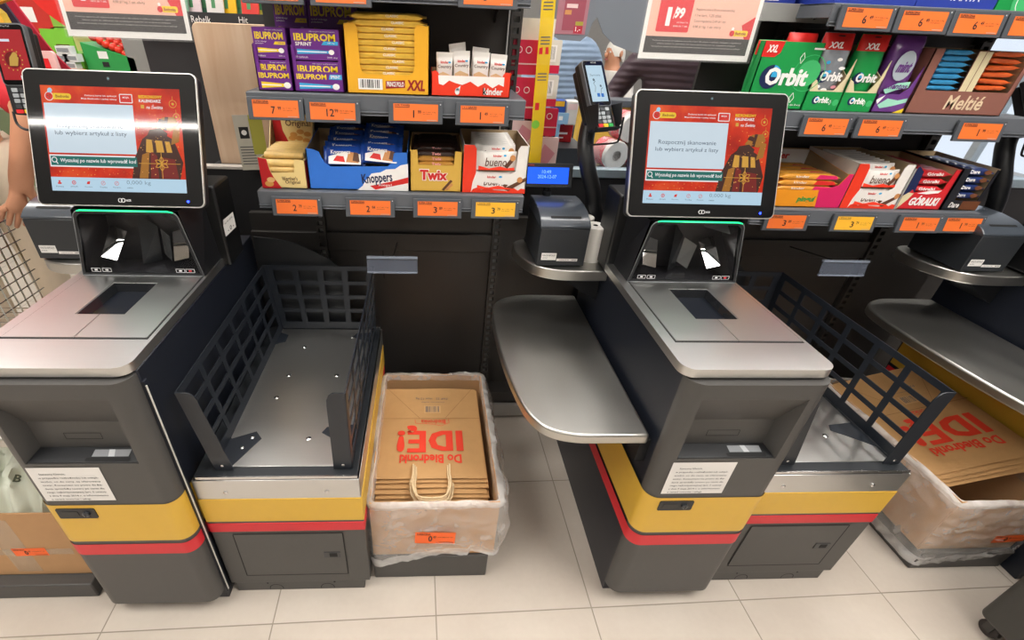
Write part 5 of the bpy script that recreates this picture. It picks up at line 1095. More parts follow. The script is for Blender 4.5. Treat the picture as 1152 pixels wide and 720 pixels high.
def background():
    # ---- room
    fl = MB(); fl.box((-8, -5, -.1), (8, 9, 0), floor_mat(.4526, -.8702, .6562, .0243)); struct(fl.build('floor', smooth=0))
    WALL = mat('wall_grey', 'b5b3b0', .7)
    c = MB(); c.box((-8, -5, 3.4), (8, 9, 3.5), mat('ceiling_white', 'd8d6d2', .8)); struct(c.build('ceiling', smooth=0))
    w = MB(); w.box((-8, 9, 0), (8, 9.1, 3.4), WALL); struct(w.build('wall_back', smooth=0))
    w = MB(); w.box((-8, -5.1, 0), (8, -5, 3.4), mat('wall_front_grey', '9b9894', .7)); struct(w.build('wall_front', smooth=0))
    w = MB(); w.box((-8.1, -5, 0), (-8, 9, 3.4), WALL); struct(w.build('wall_left', smooth=0))
    GW = mat('wall_lilac_grey', '8d8b93', .6); w = MB()
    w.box((4.6, -5, 0), (4.75, 2.4, 3.4), GW); w.box((4.6, 2.4, 0), (4.75, 7.4, .52), GW); w.box((4.6, 2.4, 2.9), (4.75, 7.4, 3.4), GW); w.box((4.6, 7.4, 0), (4.75, 9, 3.4), GW); struct(w.build('wall_right', smooth=0))
    FRM = mat('window_frame_grey', 'aab4bc', .4, metal=.2)
    f = MB()
    for y in (2.4, 3.42, 3.95, 5.0, 6.2, 7.34): f.box((4.63, y, .52), (4.70, y+.06, 2.9), FRM)
    f.box((4.62, 2.4, .52), (4.71, 7.4, .56), FRM); f.box((4.63, 2.4, .92), (4.70, 7.4, .97), FRM); f.box((4.63, 2.4, 2.84), (4.70, 7.4, 2.9), FRM)
    wn = struct(f.build('window_1', bevel=.004)); g = MB(); g.box((4.662, 2.42, .54), (4.668, 7.38, 2.88), film('window_glass', 'cfe0e6', .08, rough=.02)); g.build('window_pane', wn)
    # ---- ceiling lights
    def lamp(x, y, lx, ly, lab, s=None):
        T = thing('ceiling_light', lab, 'ceiling light', (x, y, 3.4), group='ceiling lights'); b = MB(); b.box((-lx/2-.02, -ly/2-.02, -.06), (lx/2+.02, ly/2+.02, 0), WHITE); b.build('fixture', T)
        d = MB(); d.box((-lx/2, -ly/2, -.066), (lx/2, ly/2, -.06), s); d.build('diffuser', T)
    for i, (x, y, lx, ly, st) in enumerate(LAMPS): lamp(x, y, lx, ly, 'white ceiling light panel above the tills', lit('lamp_white_%d' % st, 'fffaf4', st))
    for (x, y, lx, ly) in STRIPS: lamp(x, y, lx, ly, 'narrow white light strip above the shoppers', lit('strip_white', 'fff8f0', 110))
    # ---- checkout counter behind the shelves
    K = thing('checkout_counter', 'long dark checkout counter with pale metal rim behind the shelves', 'counter', (0, 1.63, 0))
    DKC = mat('counter_dark', '1d1d1f', .5); RIM = mat('counter_rim', '9fb0ba', .35, metal=.5); TOPM = mat('counter_top_grey', '8d99a3', .4)
    b = MB(); b.box((.22, 0, .0), (2.55, .02, .985), DKC); b.box((.22, .02, 0), (2.55, .8, .90), DKC); b.build('body', K)
    b = MB(); b.box((.22, -.006, .985), (2.55, .03, 1.016), RIM); b.build('rim', K, bevel=.003)
    b = MB(); b.box((.22, .03, .90), (2.55, .8, .925), TOPM); b.build('worktop', K)
    b = MB(); b.box((.30, .30, .925), (.64, .42, .995), mat('belt_edge', '27282b', .5)); b.build('belt_end', K, bevel=.006)
    K = thing('low_partition', 'low black partition with pale top edge behind left checkout', 'partition', (0, 1.63, 0))
    b = MB(); b.box((-.90, 0, 0), (.20, .03, .985), DKC); b.build('board', K); b = MB(); b.box((-.90, -.003, .985), (.20, .033, .993), mat('edge_pale', 'b9b2aa', .5)); b.build('top_edge', K)
    w = MB(); w.prism(rounded(-.712, 0, -.30, .413, (.0, .0, .0, .02)), -.018, 0, wood_mat('light_oak', 'cba889', 'dabfa3'), FRONT(0, 1.70, .985)); o = w.build('wood_panel', bevel=.002); tag(o, 'light oak board standing behind the left shelf unit', 'board')
    w = MB(); w.box((-.735, 1.69, .0), (-.28, 1.74, .985), DKC); o = w.build('board_stand'); tag(o, 'black stand under the light oak board', 'stand')
    # ---- magazine rack
    T = thing('magazine_rack', 'dark magazine rack above the oak board', 'rack', (-1.02, 2.0, 0)); b = MB(); b.box((0, 0, 0), (.55, .3, 1.385), mat('rack_dark', '2b2b2d', .5)); b.box((0, -.05, 1.385), (.55, -.04, 1.425), mat('rack_dark', '2b2b2d', .5)); b.box((0, -.05, 1.375), (.55, .3, 1.385), mat('rack_dark', '2b2b2d', .5)); b.box((0, .29, 1.385), (.55, .3, 1.9), mat('rack_dark', '2b2b2d', .5)); b.build('body', T)
    b = MB(); b.text(FRONT(0, -.0505, 0), 'Rebelk', .21, 1.394, .275, 1.414, PW_, .0006); b.text(FRONT(0, -.0505, 0), 'Hit', .37, 1.398, .40, 1.416, PW_, .0006); b.build('lettering', T)
    for k, cs in enumerate(('7d9a78', 'e6d3d6', 'd7444e', '6d9a80', 'dfc9cd', '3f6f5a', 'd9d2cf', 'e8b61e', '5d9a70', 'd23b34', 'cfcf5a', '8a9a86')):
        m = MB(); m.box((0, -.003, 0), (.062, .003, .26), mat('cover_'+cs, cs, .4)); m.rect(FRONT(0, -.0033, 0), .006, .20, .05, .235, PW_, .0005); m.rect(FRONT(0, -.0033, 0), .02, .05, .034, .15, mat('cover_green_print', '4d8a5c', .5), .0005)
        o = m.build('magazine', smooth=0); o.location = (-1.0+k*.0395, 1.975+.011*(k % 3), 1.388); o.rotation_euler = (math.radians(-8), 0, math.radians(-12)); tag(o, 'upright magazine, %s from the left on the rack' % ORD[k] , 'magazine', 'magazines on the rack')
    # leaflet beside the caramel carton, floating with no holder modelled
    m = MB(); Ml = plane_frame((-.605, 1.60, .99), (1, .25, 0), (.30, 0, 1)); m.prism([(0, 0), (.085, 0), (.085, .17), (0, .17)], -.001, 0, mat('leaflet_grey', 'c9c3b4', .6), Ml)
    for k in range(7): m.line(Ml, [(.006, .02+k*.009), (.05, .02+k*.009)], .003, INKG, .0005)
    m.rect(Ml, .012, .10, .04, .135, INK, .0005); m.disc(Ml, .026, .118, .008, PW_, .0009); m.rect(Ml, .045, .05, .085, .17, mat('leaflet_olive', 'b5b04a', .6), .0007)
    tag(m.build('printed_leaflet', smooth=0), 'grey and olive printed leaflet behind the caramel carton', 'leaflet')
    # ---- produce area far left
    PB = mat('crate_green', '2f9a4c', .5); TOM = mat('tomato', 'd8331f', .25, var=.15); LG = mat('banner_lime', '7ac03a', .5); RB = mat('banner_red', 'd8242a', .45)
    for (x, y, w_, lab) in ((-1.86, 3.0, .26, 'green produce crate full of tomatoes'),):
        T = thing('produce_crate', lab, 'crate', (x, y, 0)); b = MB(); b.hexa([(0, 0, .95), (w_, 0, .95), (w_, .4, .95), (0, .4, .95)], [(0, 0, 1.275), (w_, 0, 1.205), (w_, .4, 1.22), (0, .4, 1.275)], PB); b.build('crate', T); b = MB(); b.rect(FRONT(0, -.0006, 0), .075, 1.20, .125, 1.235, PW_, 0); b.rect(FRONT(0, -.0006, 0), .085, 1.16, .12, 1.185, INK, 0); b.build('crate_label', T)
    b = MB(); b.box((-2.35, 2.85, .0), (-1.65, 3.6, .95), mat('produce_stand', '6d7a5a', .6)); tag(b.build('produce_stand'), 'low stand under the produce crates', 'stand')
    r = random.Random(3)
    for k in range(24):
        m = MB(); m.ball((0, 0, 0), (.024, .024, .021), TOM, 12); m.lathe([(.008, .019), (.002, .022)], PB, 8); o = put(m, 'tomato', 'red tomato in the heap on the green crate', 'tomato', (-1.80+.028*(k % 7)+r.uniform(0, .01), 3.03+.045*(k//7), 1.296-.0165*(k % 7)*.9+.018*(k//7)+r.uniform(0, .006)), (r.uniform(-.4, .4), r.uniform(-.4, .4), 0), 'tomatoes on the green crate', smooth=80)
    b = MB(); b.box((-2.02, 3.0, .95), (-1.88, 3.3, 1.22), LG); b.box((-2.04, 2.99, 1.22), (-1.885, 3.0, 1.33), LG); b.rect(FRONT(0, 2.9895, 0), -1.98, 1.25, -1.91, 1.262, mat('banner_dark', '5a4a20', .5)); tag(b.build('produce_display', smooth=0), 'lime green produce display left of the tomato crate', 'display')
    for k in range(5):
        m = MB(); m.box((0, 0, 0), (.07, .05, .035), mat('pack_white', 'dcdedd', .4)); m.rect(FRONT(0, -.0006, 0), .005, .008, .065, .026, mat('pack_grey', '8d9296', .4)); o = put(m, 'produce_pack', 'white film pack, %s on the pile before the lime display' % ORD[k], 'pack', (-1.985+.035*(k % 2)+.01*k, 2.92, 1.15+.036*(k//2)), group='white produce packs', smooth=0)
    b = MB(); b.box((-2.04, 2.90, .95), (-1.86, 2.975, 1.15), mat('orange_fruit_box', 'd9772a', .5)); tag(b.build('fruit_box', smooth=0), 'orange fruit box under the white packs', 'box')
    for (x, z, w_, h_, c, lab) in ((-2.62, 1.12, .20, .16, 'd8c96a', 'cream produce carton far behind the lime display'), (-2.42, 1.10, .22, .22, '74b83c', 'lime green produce carton far behind the card terminal'), (-2.62, 1.285, .22, .2, 'c8342c', 'red produce carton stacked on the cream one'), (-2.40, 1.325, .24, .2, '8fc04a', 'pale lime carton on top of the far produce stack')):
        m = MB(); m.box((0, 0, 0), (w_, .2, h_), mat('carton_'+c, c, .5, var=.2, scale=12)); m.rect(FRONT(0, -.0006, 0), w_*.2, h_*.3, w_*.6, h_*.7, PW_, 0); put(m, 'produce_carton', lab, 'carton', (x, 3.66, z), smooth=0)
    b = MB(); b.box((-2.7, 3.62, 0), (-2.15, 3.95, 1.10), mat('produce_stand', '6d7a5a', .6)); tag(b.build('produce_stand'), 'tall stand under the far produce cartons', 'stand')
    # red curved banner, lime arch, dark violet board; all float, no supports modelled
    def ribbon(name, P0, P1, m, lab, cat, th=.01):
        a = smooth_path(P0, 6); c_ = smooth_path(P1, 6); n = len(a); b = MB(); V = [p[:] for p in a]+[p[:] for p in c_]+[(p.x, p.y+th, p.z) for p in a]+[(p.x, p.y+th, p.z) for p in c_]; F = []
        for i in range(n-1): F += [(i, i+1, n+i+1, n+i), (2*n+i, 3*n+i, 3*n+i+1, 2*n+i+1), (i, 2*n+i, 2*n+i+1, i+1), (n+i, n+i+1, 3*n+i+1, 3*n+i)]
        F += [(0, n, 3*n, 2*n), (n-1, 3*n-1, 4*n-1, 2*n-1)]
        b.add(V, F, m); return tag(b.build(name, smooth=60), lab, cat)
    y = 3.2
    ribbon('curved_banner', [(-2.19, y, 1.50), (-2.13, y, 1.42), (-2.06, y, 1.36), (-2.0, y, 1.32)], [(-1.8, y, 1.62), (-1.90, y, 1.50), (-1.95, y, 1.42), (-1.99, y, 1.33)], mat('banner_bright_red', 'e8302a', .45), 'bright red curved banner above the produce', 'banner')
    ribbon('curved_banner', [(-2.1, 3.4, 1.37), (-2.05, 3.4, 1.33), (-1.98, 3.4, 1.30)], [(-2.26, 3.4, 1.26), (-2.2, 3.4, 1.22), (-2.1, 3.4, 1.2)], mat('banner_cream', 'd7d98a', .5), 'cream and green price banner under the red banner', 'banner')
    y = 2.4
    ribbon('slanted_board', [(-1.86, y, 1.50), (-1.80, y, 1.38), (-1.74, y, 1.26), (-1.68, y, 1.12)], [(-1.72, y, 1.50), (-1.68, y, 1.40), (-1.60, y, 1.24), (-1.48, y, 1.10)], mat('cherry_film', 'b8273c', .3, var=.3, scale=18), 'cherry red printed flap beside the card terminal', 'panel')
    y = 2.2
    ribbon('slanted_board', [(-1.80, y, 1.50), (-1.72, y, 1.36), (-1.66, y, 1.24), (-1.60, y, 1.10)], [(-1.62, y, 1.50), (-1.58, y, 1.40), (-1.52, y, 1.26), (-1.44, y, 1.10)], mat('dark_violet_board', '2e2536', .5), 'dark violet board slanting behind the card terminal', 'panel')
    b = MB(); Fy = FRONT(0, 1.9, 0); b.prism([(-1.48, 1.30), (-1.36, 1.28), (-1.38, 1.40), (-1.40, 1.42), (-1.33, 1.44), (-1.33, 1.49), (-1.50, 1.47)], 0, .03, mat('yellow_foam', 'd9b53c', .55), Fy); b.rect(Fy, -1.425, 1.36, -1.415, 1.41, INK, .031); tag(b.build('yellow_stand', smooth=0), 'yellow cut-out stand at the far left edge', 'stand')
    b = MB(); Fy = FRONT(0, 1.75, 0); b.prism(rounded(-1.36, 1.24, -1.17, 1.305, .01), 0, .012, mat('leaflet_pink', 'e2b9b4', .5), Fy); b.rect(Fy, -1.35, 1.255, -1.19, 1.285, RB, .0125); b.text(Fy, 'promocja', -1.33, 1.262, -1.22, 1.278, PW_, .013); tag(b.build('leaflet_holder', smooth=0), 'pink and red leaflet holder behind the left card terminal', 'holder')
    # grey column, black appliance and yellow strip between sign and oak board
    b = MB(); b.box((-1.64, 3.0, 0), (-1.49, 3.12, 2.2), mat('column_grey', '8d8c88', .5)); b.box((-1.49, 3.0, 0), (-1.40, 3.12, 2.2), mat('column_grey_dark', '6f737a', .5)); tag(b.build('grey_post', bevel=.004), 'grey square post standing behind the left hanging sign', 'post')
    T = thing('trolley_bay', 'dark trolley bay behind the left hanging sign', 'bay', (-1.38, 3.1, 0)); b = MB(); b.box((0, .3, 0), (.5, .32, 1.9), mat('bay_dark', '1c1c20', .6)); b.box((.02, 0, 0), (.5, .3, 1.16), mat('bay_black', '131316', .5)); b.build('body', T); b = MB(); b.box((0, 0, 1.235), (.3, .28, 1.30), mat('bay_pale', '8f8f88', .5)); b.build('cover', T)
    b = MB(); b.tube([(.2, -.02, 1.05), (.23, -.02, 1.17), (.20, -.02, 1.19)], .006, CHROME, 8); b.build('handle', T)
    b = MB(); b.box((-1.09, 2.9, 1.22), (-1.06, 2.95, 1.34), YEL); b.box((-1.09, 2.9, 0), (-1.06, 2.95, 1.22), mat('bay_black', '131316', .5)); tag(b.build('yellow_marker', smooth=0), 'yellow marker on a dark post beside the oak board', 'marker')
    # wire trolley at the far left
    T = thing('wire_basket', 'chrome wire shopping basket behind the left receipt printer', 'basket', (-1.99, 1.41, .42)); m = MB()
    for k in range(15):
        x = k*.035; m.tube([(x, 0, 0), (x, -.02, .52)], .0028, CHROME, 6)
    for k in range(14):
        z = k*.04; m.tube([(0, -.02*z/.52, z), (.5, -.02*z/.52, z)], .0024, CHROME, 6)
    for k in range(8): m.tube([(.5, k*.035, 0), (.5, k*.035, .52)], .0028, CHROME, 6)
    for k in range(14): m.tube([(.5, 0, k*.04), (.5, .27, k*.04)], .0024, CHROME, 6)
    for k in range(8): m.tube([(0, k*.035, 0), (.5, k*.035, 0)], .0024, CHROME, 6)
    m.build('wire_frame', T)
    m = MB(); m.tube([(-.01, -.025, .53), (.51, -.025, .53), (.51, .27, .53)], .006, CHROME, 10); m.build('rim', T)
    for (x, yy) in ((.05, .05), (.45, .05), (.05, .24), (.45, .24)): m = MB(); m.tube([(x, yy, -.42), (x, yy, 0)], .008, CHROME, 8); m.build('leg', T)
    r = random.Random(5)
    for k in range(7):
        m = MB(); m.box((0, 0, 0), (.11, .09, .07), mat(('pack_navy', 'pack_cream', 'pack_tan')[k % 3], ('2b3a6b', 'd6ccb8', 'a8865c')[k % 3], .5, var=.3, scale=40)); put(m, 'grocery_pack', '%s pack, %s in the wire basket' % (('navy', 'cream', 'tan')[k % 3], ORD[k]), 'pack', (-1.96+.055*k, 1.44+.02*(k % 3), .43+.075*(k % 4)), (0, 0, r.uniform(-.3, .3)), 'groceries in the wire basket', smooth=0)
    # ---- goods strip in the gap between the shelves
    PKR = mat('red_packet', 'd01f45', .35, var=.08, bump=.1); PKW = mat('pale_packet', 'e6c6c4', .4, var=.08); PKC = mat('cream_packet', 'ded9cf', .4)
    rows = [(.243, 1.30, .075, .088, 0), (.318, 1.305, .07, .085, 2), (.246, 1.175, .08, .118, 0), (.322, 1.215, .07, .085, 2), (.262, 1.10, .08, .08, 1), (.335, 1.13, .07, .08, 0), (.272, 1.02, .08, .085, 1), (.345, 1.03, .075, .095, 1)]
    desc = ['red packet with ring print, upper left', 'cream packet with barcode, upper right', 'red packet with ring print, second left', 'cream packet with barcode, second right', 'pale pink packet, third left', 'red packet, third right', 'pale pink packet, lowest left', 'pale pink packet, lowest right']
    for k, (x, z, w_, h_, t) in enumerate(rows):
        m = MB(); m.prism(rounded(0, 0, w_, h_, .004), 0, .012, (PKR, PKW, PKC)[t], FRONT(0, 0, 0)); F = FRONT(0, -.0125, 0)
        if t == 0:
            for dx in (.25, .62): m.ring(F, w_*dx, h_*.72, .009, .002, PW_, .0005)
            m.rect(F, 0, h_*.3, w_, h_*.34, PKW, .0005)
        elif t == 2: m.rect(F, 0, 0, w_, h_*.25, PKR, .0005); m.barcode(F, w_*.15, h_*.35, w_*.8, h_*.85, PW_, INKG, .0006, k)
        else: m.poly(F, [(w_*.1, h_*.2), (w_*.6, h_*.1), (w_*.9, h_*.5), (w_*.4, h_*.8)], mat('pink_print', 'd9909c', .45), .0005)
        put(m, 'hanging_packet', desc[k]+' on the strip beside the left shelf', 'packet', (x, 1.56+.014*(k % 2), z), group='packets on the hanging strip')
    m = MB(); m.box((.26, 1.56, 1.385), (.36, 1.6, 1.44), PKC); m.box((.25, 1.57, 1.34), (.33, 1.6, 1.385), mat('blue_grey_box', '44607e', .5)); tag(m.build('hanging_carton', smooth=0), 'cream and blue carton at the top of the packet strip', 'carton')
    m = MB(); Ms = plane_frame((.322, 1.515, 1.02), (1, 0, .04), (-.045, 0, 1)); m.prism([(0, 0), (.038, 0), (.038, .62), (0, .62)], 0, .001, film('yellow_strip', 'f2cf1e', .72, rough=.3), Ms)
    for (z, c) in ((.36, INKG), (.44, INKG), (.27, INKG)):
        for j in range(3): m.line(Ms, [(.006, z+j*.008), (.032, z+j*.008)], .003, c, .0014)
    m.poly(Ms, [(.006, .19), (.018, .19), (.018, .21), (.006, .21)], RED, .0014); m.poly(Ms, [(.004, .335), (.014, .335), (.014, .352), (.004, .35)], RED, .0014); m.poly(Ms, [(.022, .335), (.032, .335), (.03, .352), (.022, .352)], RED, .0014); m.disc(Ms, .012, .15, .012, LG, .0013)
    tag(m.build('clip_strip', smooth=0), 'translucent yellow clip strip hanging beside the left shelf', 'clip strip')
    # ---- on the checkout counter
    TW = mat('tissue', 'e4e1dd', .8, bump=.2, scale=60); TF = mat('tissue_film', 'd9c4c8', .4, var=.2)
    for k, (x, z, yy) in enumerate(((.783, .984, 1.98), (.838, 1.088, 2.0), (.902, .984, 2.0), (.955, 1.088, 2.0))):
        m = MB(); R_ = .057; m.lathe([(.02, 0), (R_-.003, 0), (R_, .004), (R_, .096), (R_-.003, .1), (.02, .1), (.019, .05), (.02, 0)], TW, 28, plane_frame((0, 0, 0), (1, 0, 0), (0, 0, 1)) @ Matrix.Rotation(PI, 4, 'Y'))
        o = put(m, 'tissue_roll', 'white tissue roll, %s of the pack on the checkout' % ('front lower', 'upper left', 'lower right', 'upper right')[k], 'tissue roll', (x, yy, z), (0, 0, .25), 'tissue rolls')
        q = MB(); q.lathe([(.0185, .0), (.0198, 0), (.0198, .1), (.0185, .1)], mat('roll_core_card', '6b5f55', .8), 16, plane_frame((0, 0, 0), (1, 0, 0), (0, 0, 1)) @ Matrix.Rotation(PI, 4, 'Y')); q.build('core', o)
        q = MB(); q.lathe([(R_+.002, .02), (R_+.002, .1), (.03, .106)], film('tissue_wrap', 'dd5a66', .35, rough=.2, wr=.8), 24, plane_frame((0, 0, 0), (1, 0, 0), (0, 0, 1)) @ Matrix.Rotation(PI, 4, 'Y')); q.build('film', o)
    m = MB(); Fr = FRONT(0, 1.99, 0); m.box((.49, 1.99, 1.03), (.585, 2.05, 1.105), mat('red_box', 'b3141e', .35)); m.rect(Fr, .51, 1.06, .565, 1.068, PW_, .0006); m.rect(Fr, .515, 1.045, .55, 1.05, PW_, .0006); tag(m.build('red_box', bevel=.003), 'small red box on the edge of the checkout belt', 'box')
    m = MB(); m.box((.48, 1.88, 1.03), (.50, 1.9, 1.10), DKC); m.box((.40, 1.88, .925), (.62, 2.1, 1.029), mat('belt_side', '2a2c30', .5)); tag(m.build('belt_housing', smooth=0), 'dark belt housing under the red box', 'housing')
    m = MB(); Fr = FRONT(0, 1.86, 0); m.prism(rounded(.468, 1.12, .522, 1.158, .004), 0, .006, mat('sky_card', '8fb8d8', .4), Fr); m.rect(Fr, .485, 1.133, .50, 1.147, PW_, .0065); m.box((.485, 1.862, 1.03), (.497, 1.868, 1.12), mat('sky_card', '8fb8d8', .4)); tag(m.build('card_holder', smooth=0), 'sky blue card holder on the checkout', 'card holder')
    m = MB(); m.box((.48, 1.93, 1.105), (.525, 1.98, 1.19), mat('navy_pack', '2c4f9e', .4)); m.box((.485, 1.929, 1.17), (.52, 1.93, 1.188), mat('yellow_lid', 'e0a828', .4)); tag(m.build('goods_pack', smooth=0), 'navy and yellow pack standing behind the sky blue holder', 'pack')
    m = MB(); m.box((.53, 1.93, 1.105), (.575, 1.98, 1.19), mat('cup_cream', 'd8d2cb', .45)); m.rect(FRONT(0, 1.929, 0), .535, 1.16, .57, 1.18, PKW); tag(m.build('goods_cup', bevel=.004), 'cream cup beside the navy pack on the checkout', 'cup')
    m = MB(); m.box((.70, 2.30, .925), (1.4, 2.36, 1.13), mat('amber_panel', 'd9b048', .45)); m.box((.68, 2.28, 1.13), (1.42, 2.38, 1.16), mat('grey_rail', '4a4f55', .4)); tag(m.build('till_panel', bevel=.004), 'amber till panel with grey rail behind the tissue rolls', 'panel')
    # ---- cashier's clear shield, its reflections painted in as grey, with poster
    S = thing('cashier_shield', 'grey clear shield with rounded corners hanging above the tills', 'shield', (0, 2.5, 0)); m = MB()
    m.prism([(.575, 1.39), (.60, 1.378), (.70, 1.375), (.73, 1.40), (.745, 1.45), (.76, 1.47), (.80, 1.41), (.86, 1.366), (.95, 1.34), (1.5, 1.30), (1.5, 2.1), (.575, 2.1)], 0, .006, film('shield_reflection_grey', '7d8289', .93, rough=.25), FRONT(0, 0, 0)); m.build('sheet', S)
    m = MB(); Fp = FRONT(0, -.008, 0); m.rect(Fp, .575, 1.40, .715, 1.60, mat('poster_rose', 'a8707a', .5), 0); m.rect(Fp, .605, 1.415, .70, 1.56, mat('poster_rose_deep', '9a4a58', .5), .0006); m.rect(Fp, .615, 1.50, .665, 1.515, PKW, .001); m.rect(Fp, .61, 1.475, .64, 1.492, mat('wafer_print', 'c98a52', .5), .001); m.rect(Fp, .665, 1.435, .70, 1.45, mat('poster_olive', 'a59a3a', .5), .001); m.rect(Fp, .66, 1.405, .70, 1.433, mat('poster_red', 'b3283c', .5), .001); m.text(Fp, '1,-', .668, 1.41, .69, 1.43, PW_, .0014); m.build('poster', S)
    # ---- people
    DK = mat('trousers_dark', '2a2c33', .7)
    person('person in pale blue quilted jacket with back turned at the far till', (.885, 3.45, 0), PI+.3, 1.62, quilt('quilted_blue', '93a9c4'), DK, (((.30, .05, 1.12), (.20, -.2, 1.05)), ((-.30, .02, 1.12), (-.18, -.22, 1.08))), hair=HAIR)
    person('person in brown puffer coat behind the tissue rolls', (1.36, 2.88, 0), -.4, 1.62, quilt('quilted_brown', '5a4850'), DK, (((.32, .0, 1.12), (.24, -.22, 1.02)), ((-.33, .0, 1.14), (-.24, -.22, 1.04))), hair=mat('hair_dark', '221a18', .6))
    person('person in white hooded jacket facing left at the far till', (1.44, 4.1, 0), -1.1, 1.36, mat('white_coat', 'd8d4ce', .7, var=.15, scale=25, bump=.4), DK, (((.30, -.02, 1.12), (.20, -.22, 1.08)), ((-.28, -.06, 1.14), (-.14, -.24, 1.12))), hood=mat('white_fur', 'e4e0d8', .9, var=.12, scale=40, bump=.8))
    wl = lambda q, c=(-1.80, 1.92), a=.8: (lambda d: (d[0]*math.cos(a)+d[1]*math.sin(a), -d[0]*math.sin(a)+d[1]*math.cos(a), q[2]))((q[0]-c[0], q[1]-c[1]))
    person('person in red top resting a bare forearm by the left card terminal', (-1.80, 1.92, 0), .8, 1.74, mat('red_top', 'c4202c', .7, var=.06), mat('trousers_beige', 'cdbda6', .7), ((wl((-1.215, 1.60, 1.13)), wl((-1.315, 1.57, .92))), (wl((-1.72, 1.58, 1.13)), wl((-1.43, 1.5, 1.07)))), sleeves='short', lean=.10)
    # posters in clear holders, hung on thin cords
    return

def hanging_sign(x, y, z, rz, label, price=True):
    S = thing('hanging_sign', label, 'sign', (x, y, z), rz); S.rotation_euler = (math.radians(-4), 0, rz)
    F = FRONT(0, 0, 0); W, Hh = .306, .222; m = MB(); m.prism(rounded(0, 0, W, Hh, .003), 0, .002, film('acrylic', 'e8e6e4', .05, rough=.06), Matrix.Translation((0, -.004, 0)) @ F); m.prism(rounded(0, 0, W, Hh, .003), 0, .002, film('acrylic', 'e8e6e4', .05, rough=.06), Matrix.Translation((0, .004, 0)) @ F); m.build('clear_holder', S)
    p = MB(); B = FRONT(0, .0005, 0); p.rect(B, .004, .004, W-.004, Hh-.003, WHITE, 0)
    PK = mat('poster_salmon', 'eeb8a4', .5); p.rect(B, .014, .018, W-.014, .055, mat('poster_footer', '2f2a2a', .5), .0004); p.rect(B, .014, .055, W-.014, Hh-.004, PK, .0004)
    R_ = mat('poster_bright_red', 'd9242e', .5); p.poly(B, [(W-.014, .055), (W-.014, .105), (W-.045, .085), (W-.03, .055)], R_, .0008)
    p.poly(B, rounded(W-.062, .061, W-.024, .074, .004), VY_, .001); p.text(B, 'Biedronka', W-.057, .064, W-.029, .071, mat('print_wine', '9c1420', .45), .0014, bold=.02); p.disc(B, W-.066, .067, .0065, R_, .0012); p.disc(B, W-.066, .077, .0035, PW_, .0012)
    for a, b in ((-.068, .069), (-.064, .064)): p.disc(B, W+a, b, .001, INK, .0016, 8)
    for k, t in enumerate(('Promocja ogranicza się wyłącznie do osób, z ofert dla zużycia w aplikacji. Szczegóły w regulaminie', 'Oferta ważna do odwołania lub wyczerpania zapasów we wszystkich sklepach', 'Szczegółowe zasady oraz pełna lista produktów dostępne są na stronie internetowej oraz w aplikacji')):
        p.text(B, t, .034+(.014 if k == 1 else 0), .044-k*.0068, W-.034-(.014 if k == 1 else 0), .0475-k*.0068, mat('footer_print', 'c4bfba', .6), .001)
    p.poly(B, rounded(.036, .065, .122, .19, .004), R_, .0008); p.text(B, '1', .058, .078, .074, .118, PW_, .0012, bold=.06, keep=True); p.text(B, '99', .078, .095, .104, .118, PW_, .0012, bold=.05, shear=.1); p.line(B, [(.076, .094), (.082, .12)], .002, PW_, .0012)
    p.text(B, 'przy zakupie 2 szt.', .088, .084, .118, .0885, PW_, .0012); p.text(B, 'cena za 1 szt.', .080, .0765, .118, .081, PW_, .0012)
    for k, t in enumerate(('Regularna cena z 30 dni przed obniżką', '1 l w kart., 1,25 zł/szt.', 'Cena regularna 2,49 zł / szt.', '4,98 zł / kg, 1 szt. oferty')): p.text(B, t, .132, .112-k*.0125, .132+(.10, .07, .085, .075)[k], .119-k*.0125, mat('poster_brown_ink', '6b5148', .6), .001)
    p.text(B, 'SUPER CENA', .13, .15, .26, .185, R_, .001, bold=.03); p.build('poster', S)
    c = MB()
    for xx in (.03, W-.03): c.tube([(xx, 0, Hh-.005), (xx, (3.4-z-Hh)*.07, 3.38-z)], .0009, mat('cord', 'c9c9c9', .5), 5)
    c.build('cord', S); return S
# ------------------------------------------------------------------ assemble
PW_ = mat('print_white', 'f2efec', .5); VY_ = mat('print_yellow', 'f0d02c', .45)
LAMPS = [(-1.85, -.05, 1.3, 1.5, 13), (1.85, -.05, 1.3, 1.5, 17), (0, -1.7, 1.2, .5, 11), (-1.1, -3.9, 1.2, .5, 14), (1.1, -3.9, 1.2, .5, 14), (-3.4, 2.6, 1.2, .5, 20), (0, 2.6, 1.2, .5, 20), (2.8, 2.6, 1.2, .5, 20), (-3, 5.6, 1.2, .5, 20), (1.5, 5.6, 1.2, .5, 20),
         (0, 1.0, 1.2, .4, 16), (-1.4, 1.9, 1.2, .4, 16), (1.4, 1.9, 1.2, .4, 16)]
STRIPS = [(-3.0, -1.86, 2.6, .028)]
background()

K0 = make_kiosk(); K0.location = (LX, LY, 0); K0['label'] = 'leftmost self-checkout, till with glare across its screen'; K0['group'] = 'self-checkouts'
k = copy_tree(K0, 'middle self-checkout, with bright red screen and empty steel basket tray'); k.location = (RX, LY, 0)
k = copy_tree(K0, 'self-checkout at the right edge, only its steel tray and printer shelf in view'); k.location = (TX3-.075+.075, LY, 0)
B0 = make_bagger(); B0.location = (LX, LY, 0); B0['label'] = 'bagging scale with slotted cage between left till and paper bag box'; B0['group'] = 'bagging scales'
k = copy_tree(B0, 'bagging scale with slotted cage right of the middle till'); k.location = (RX, LY, 0)

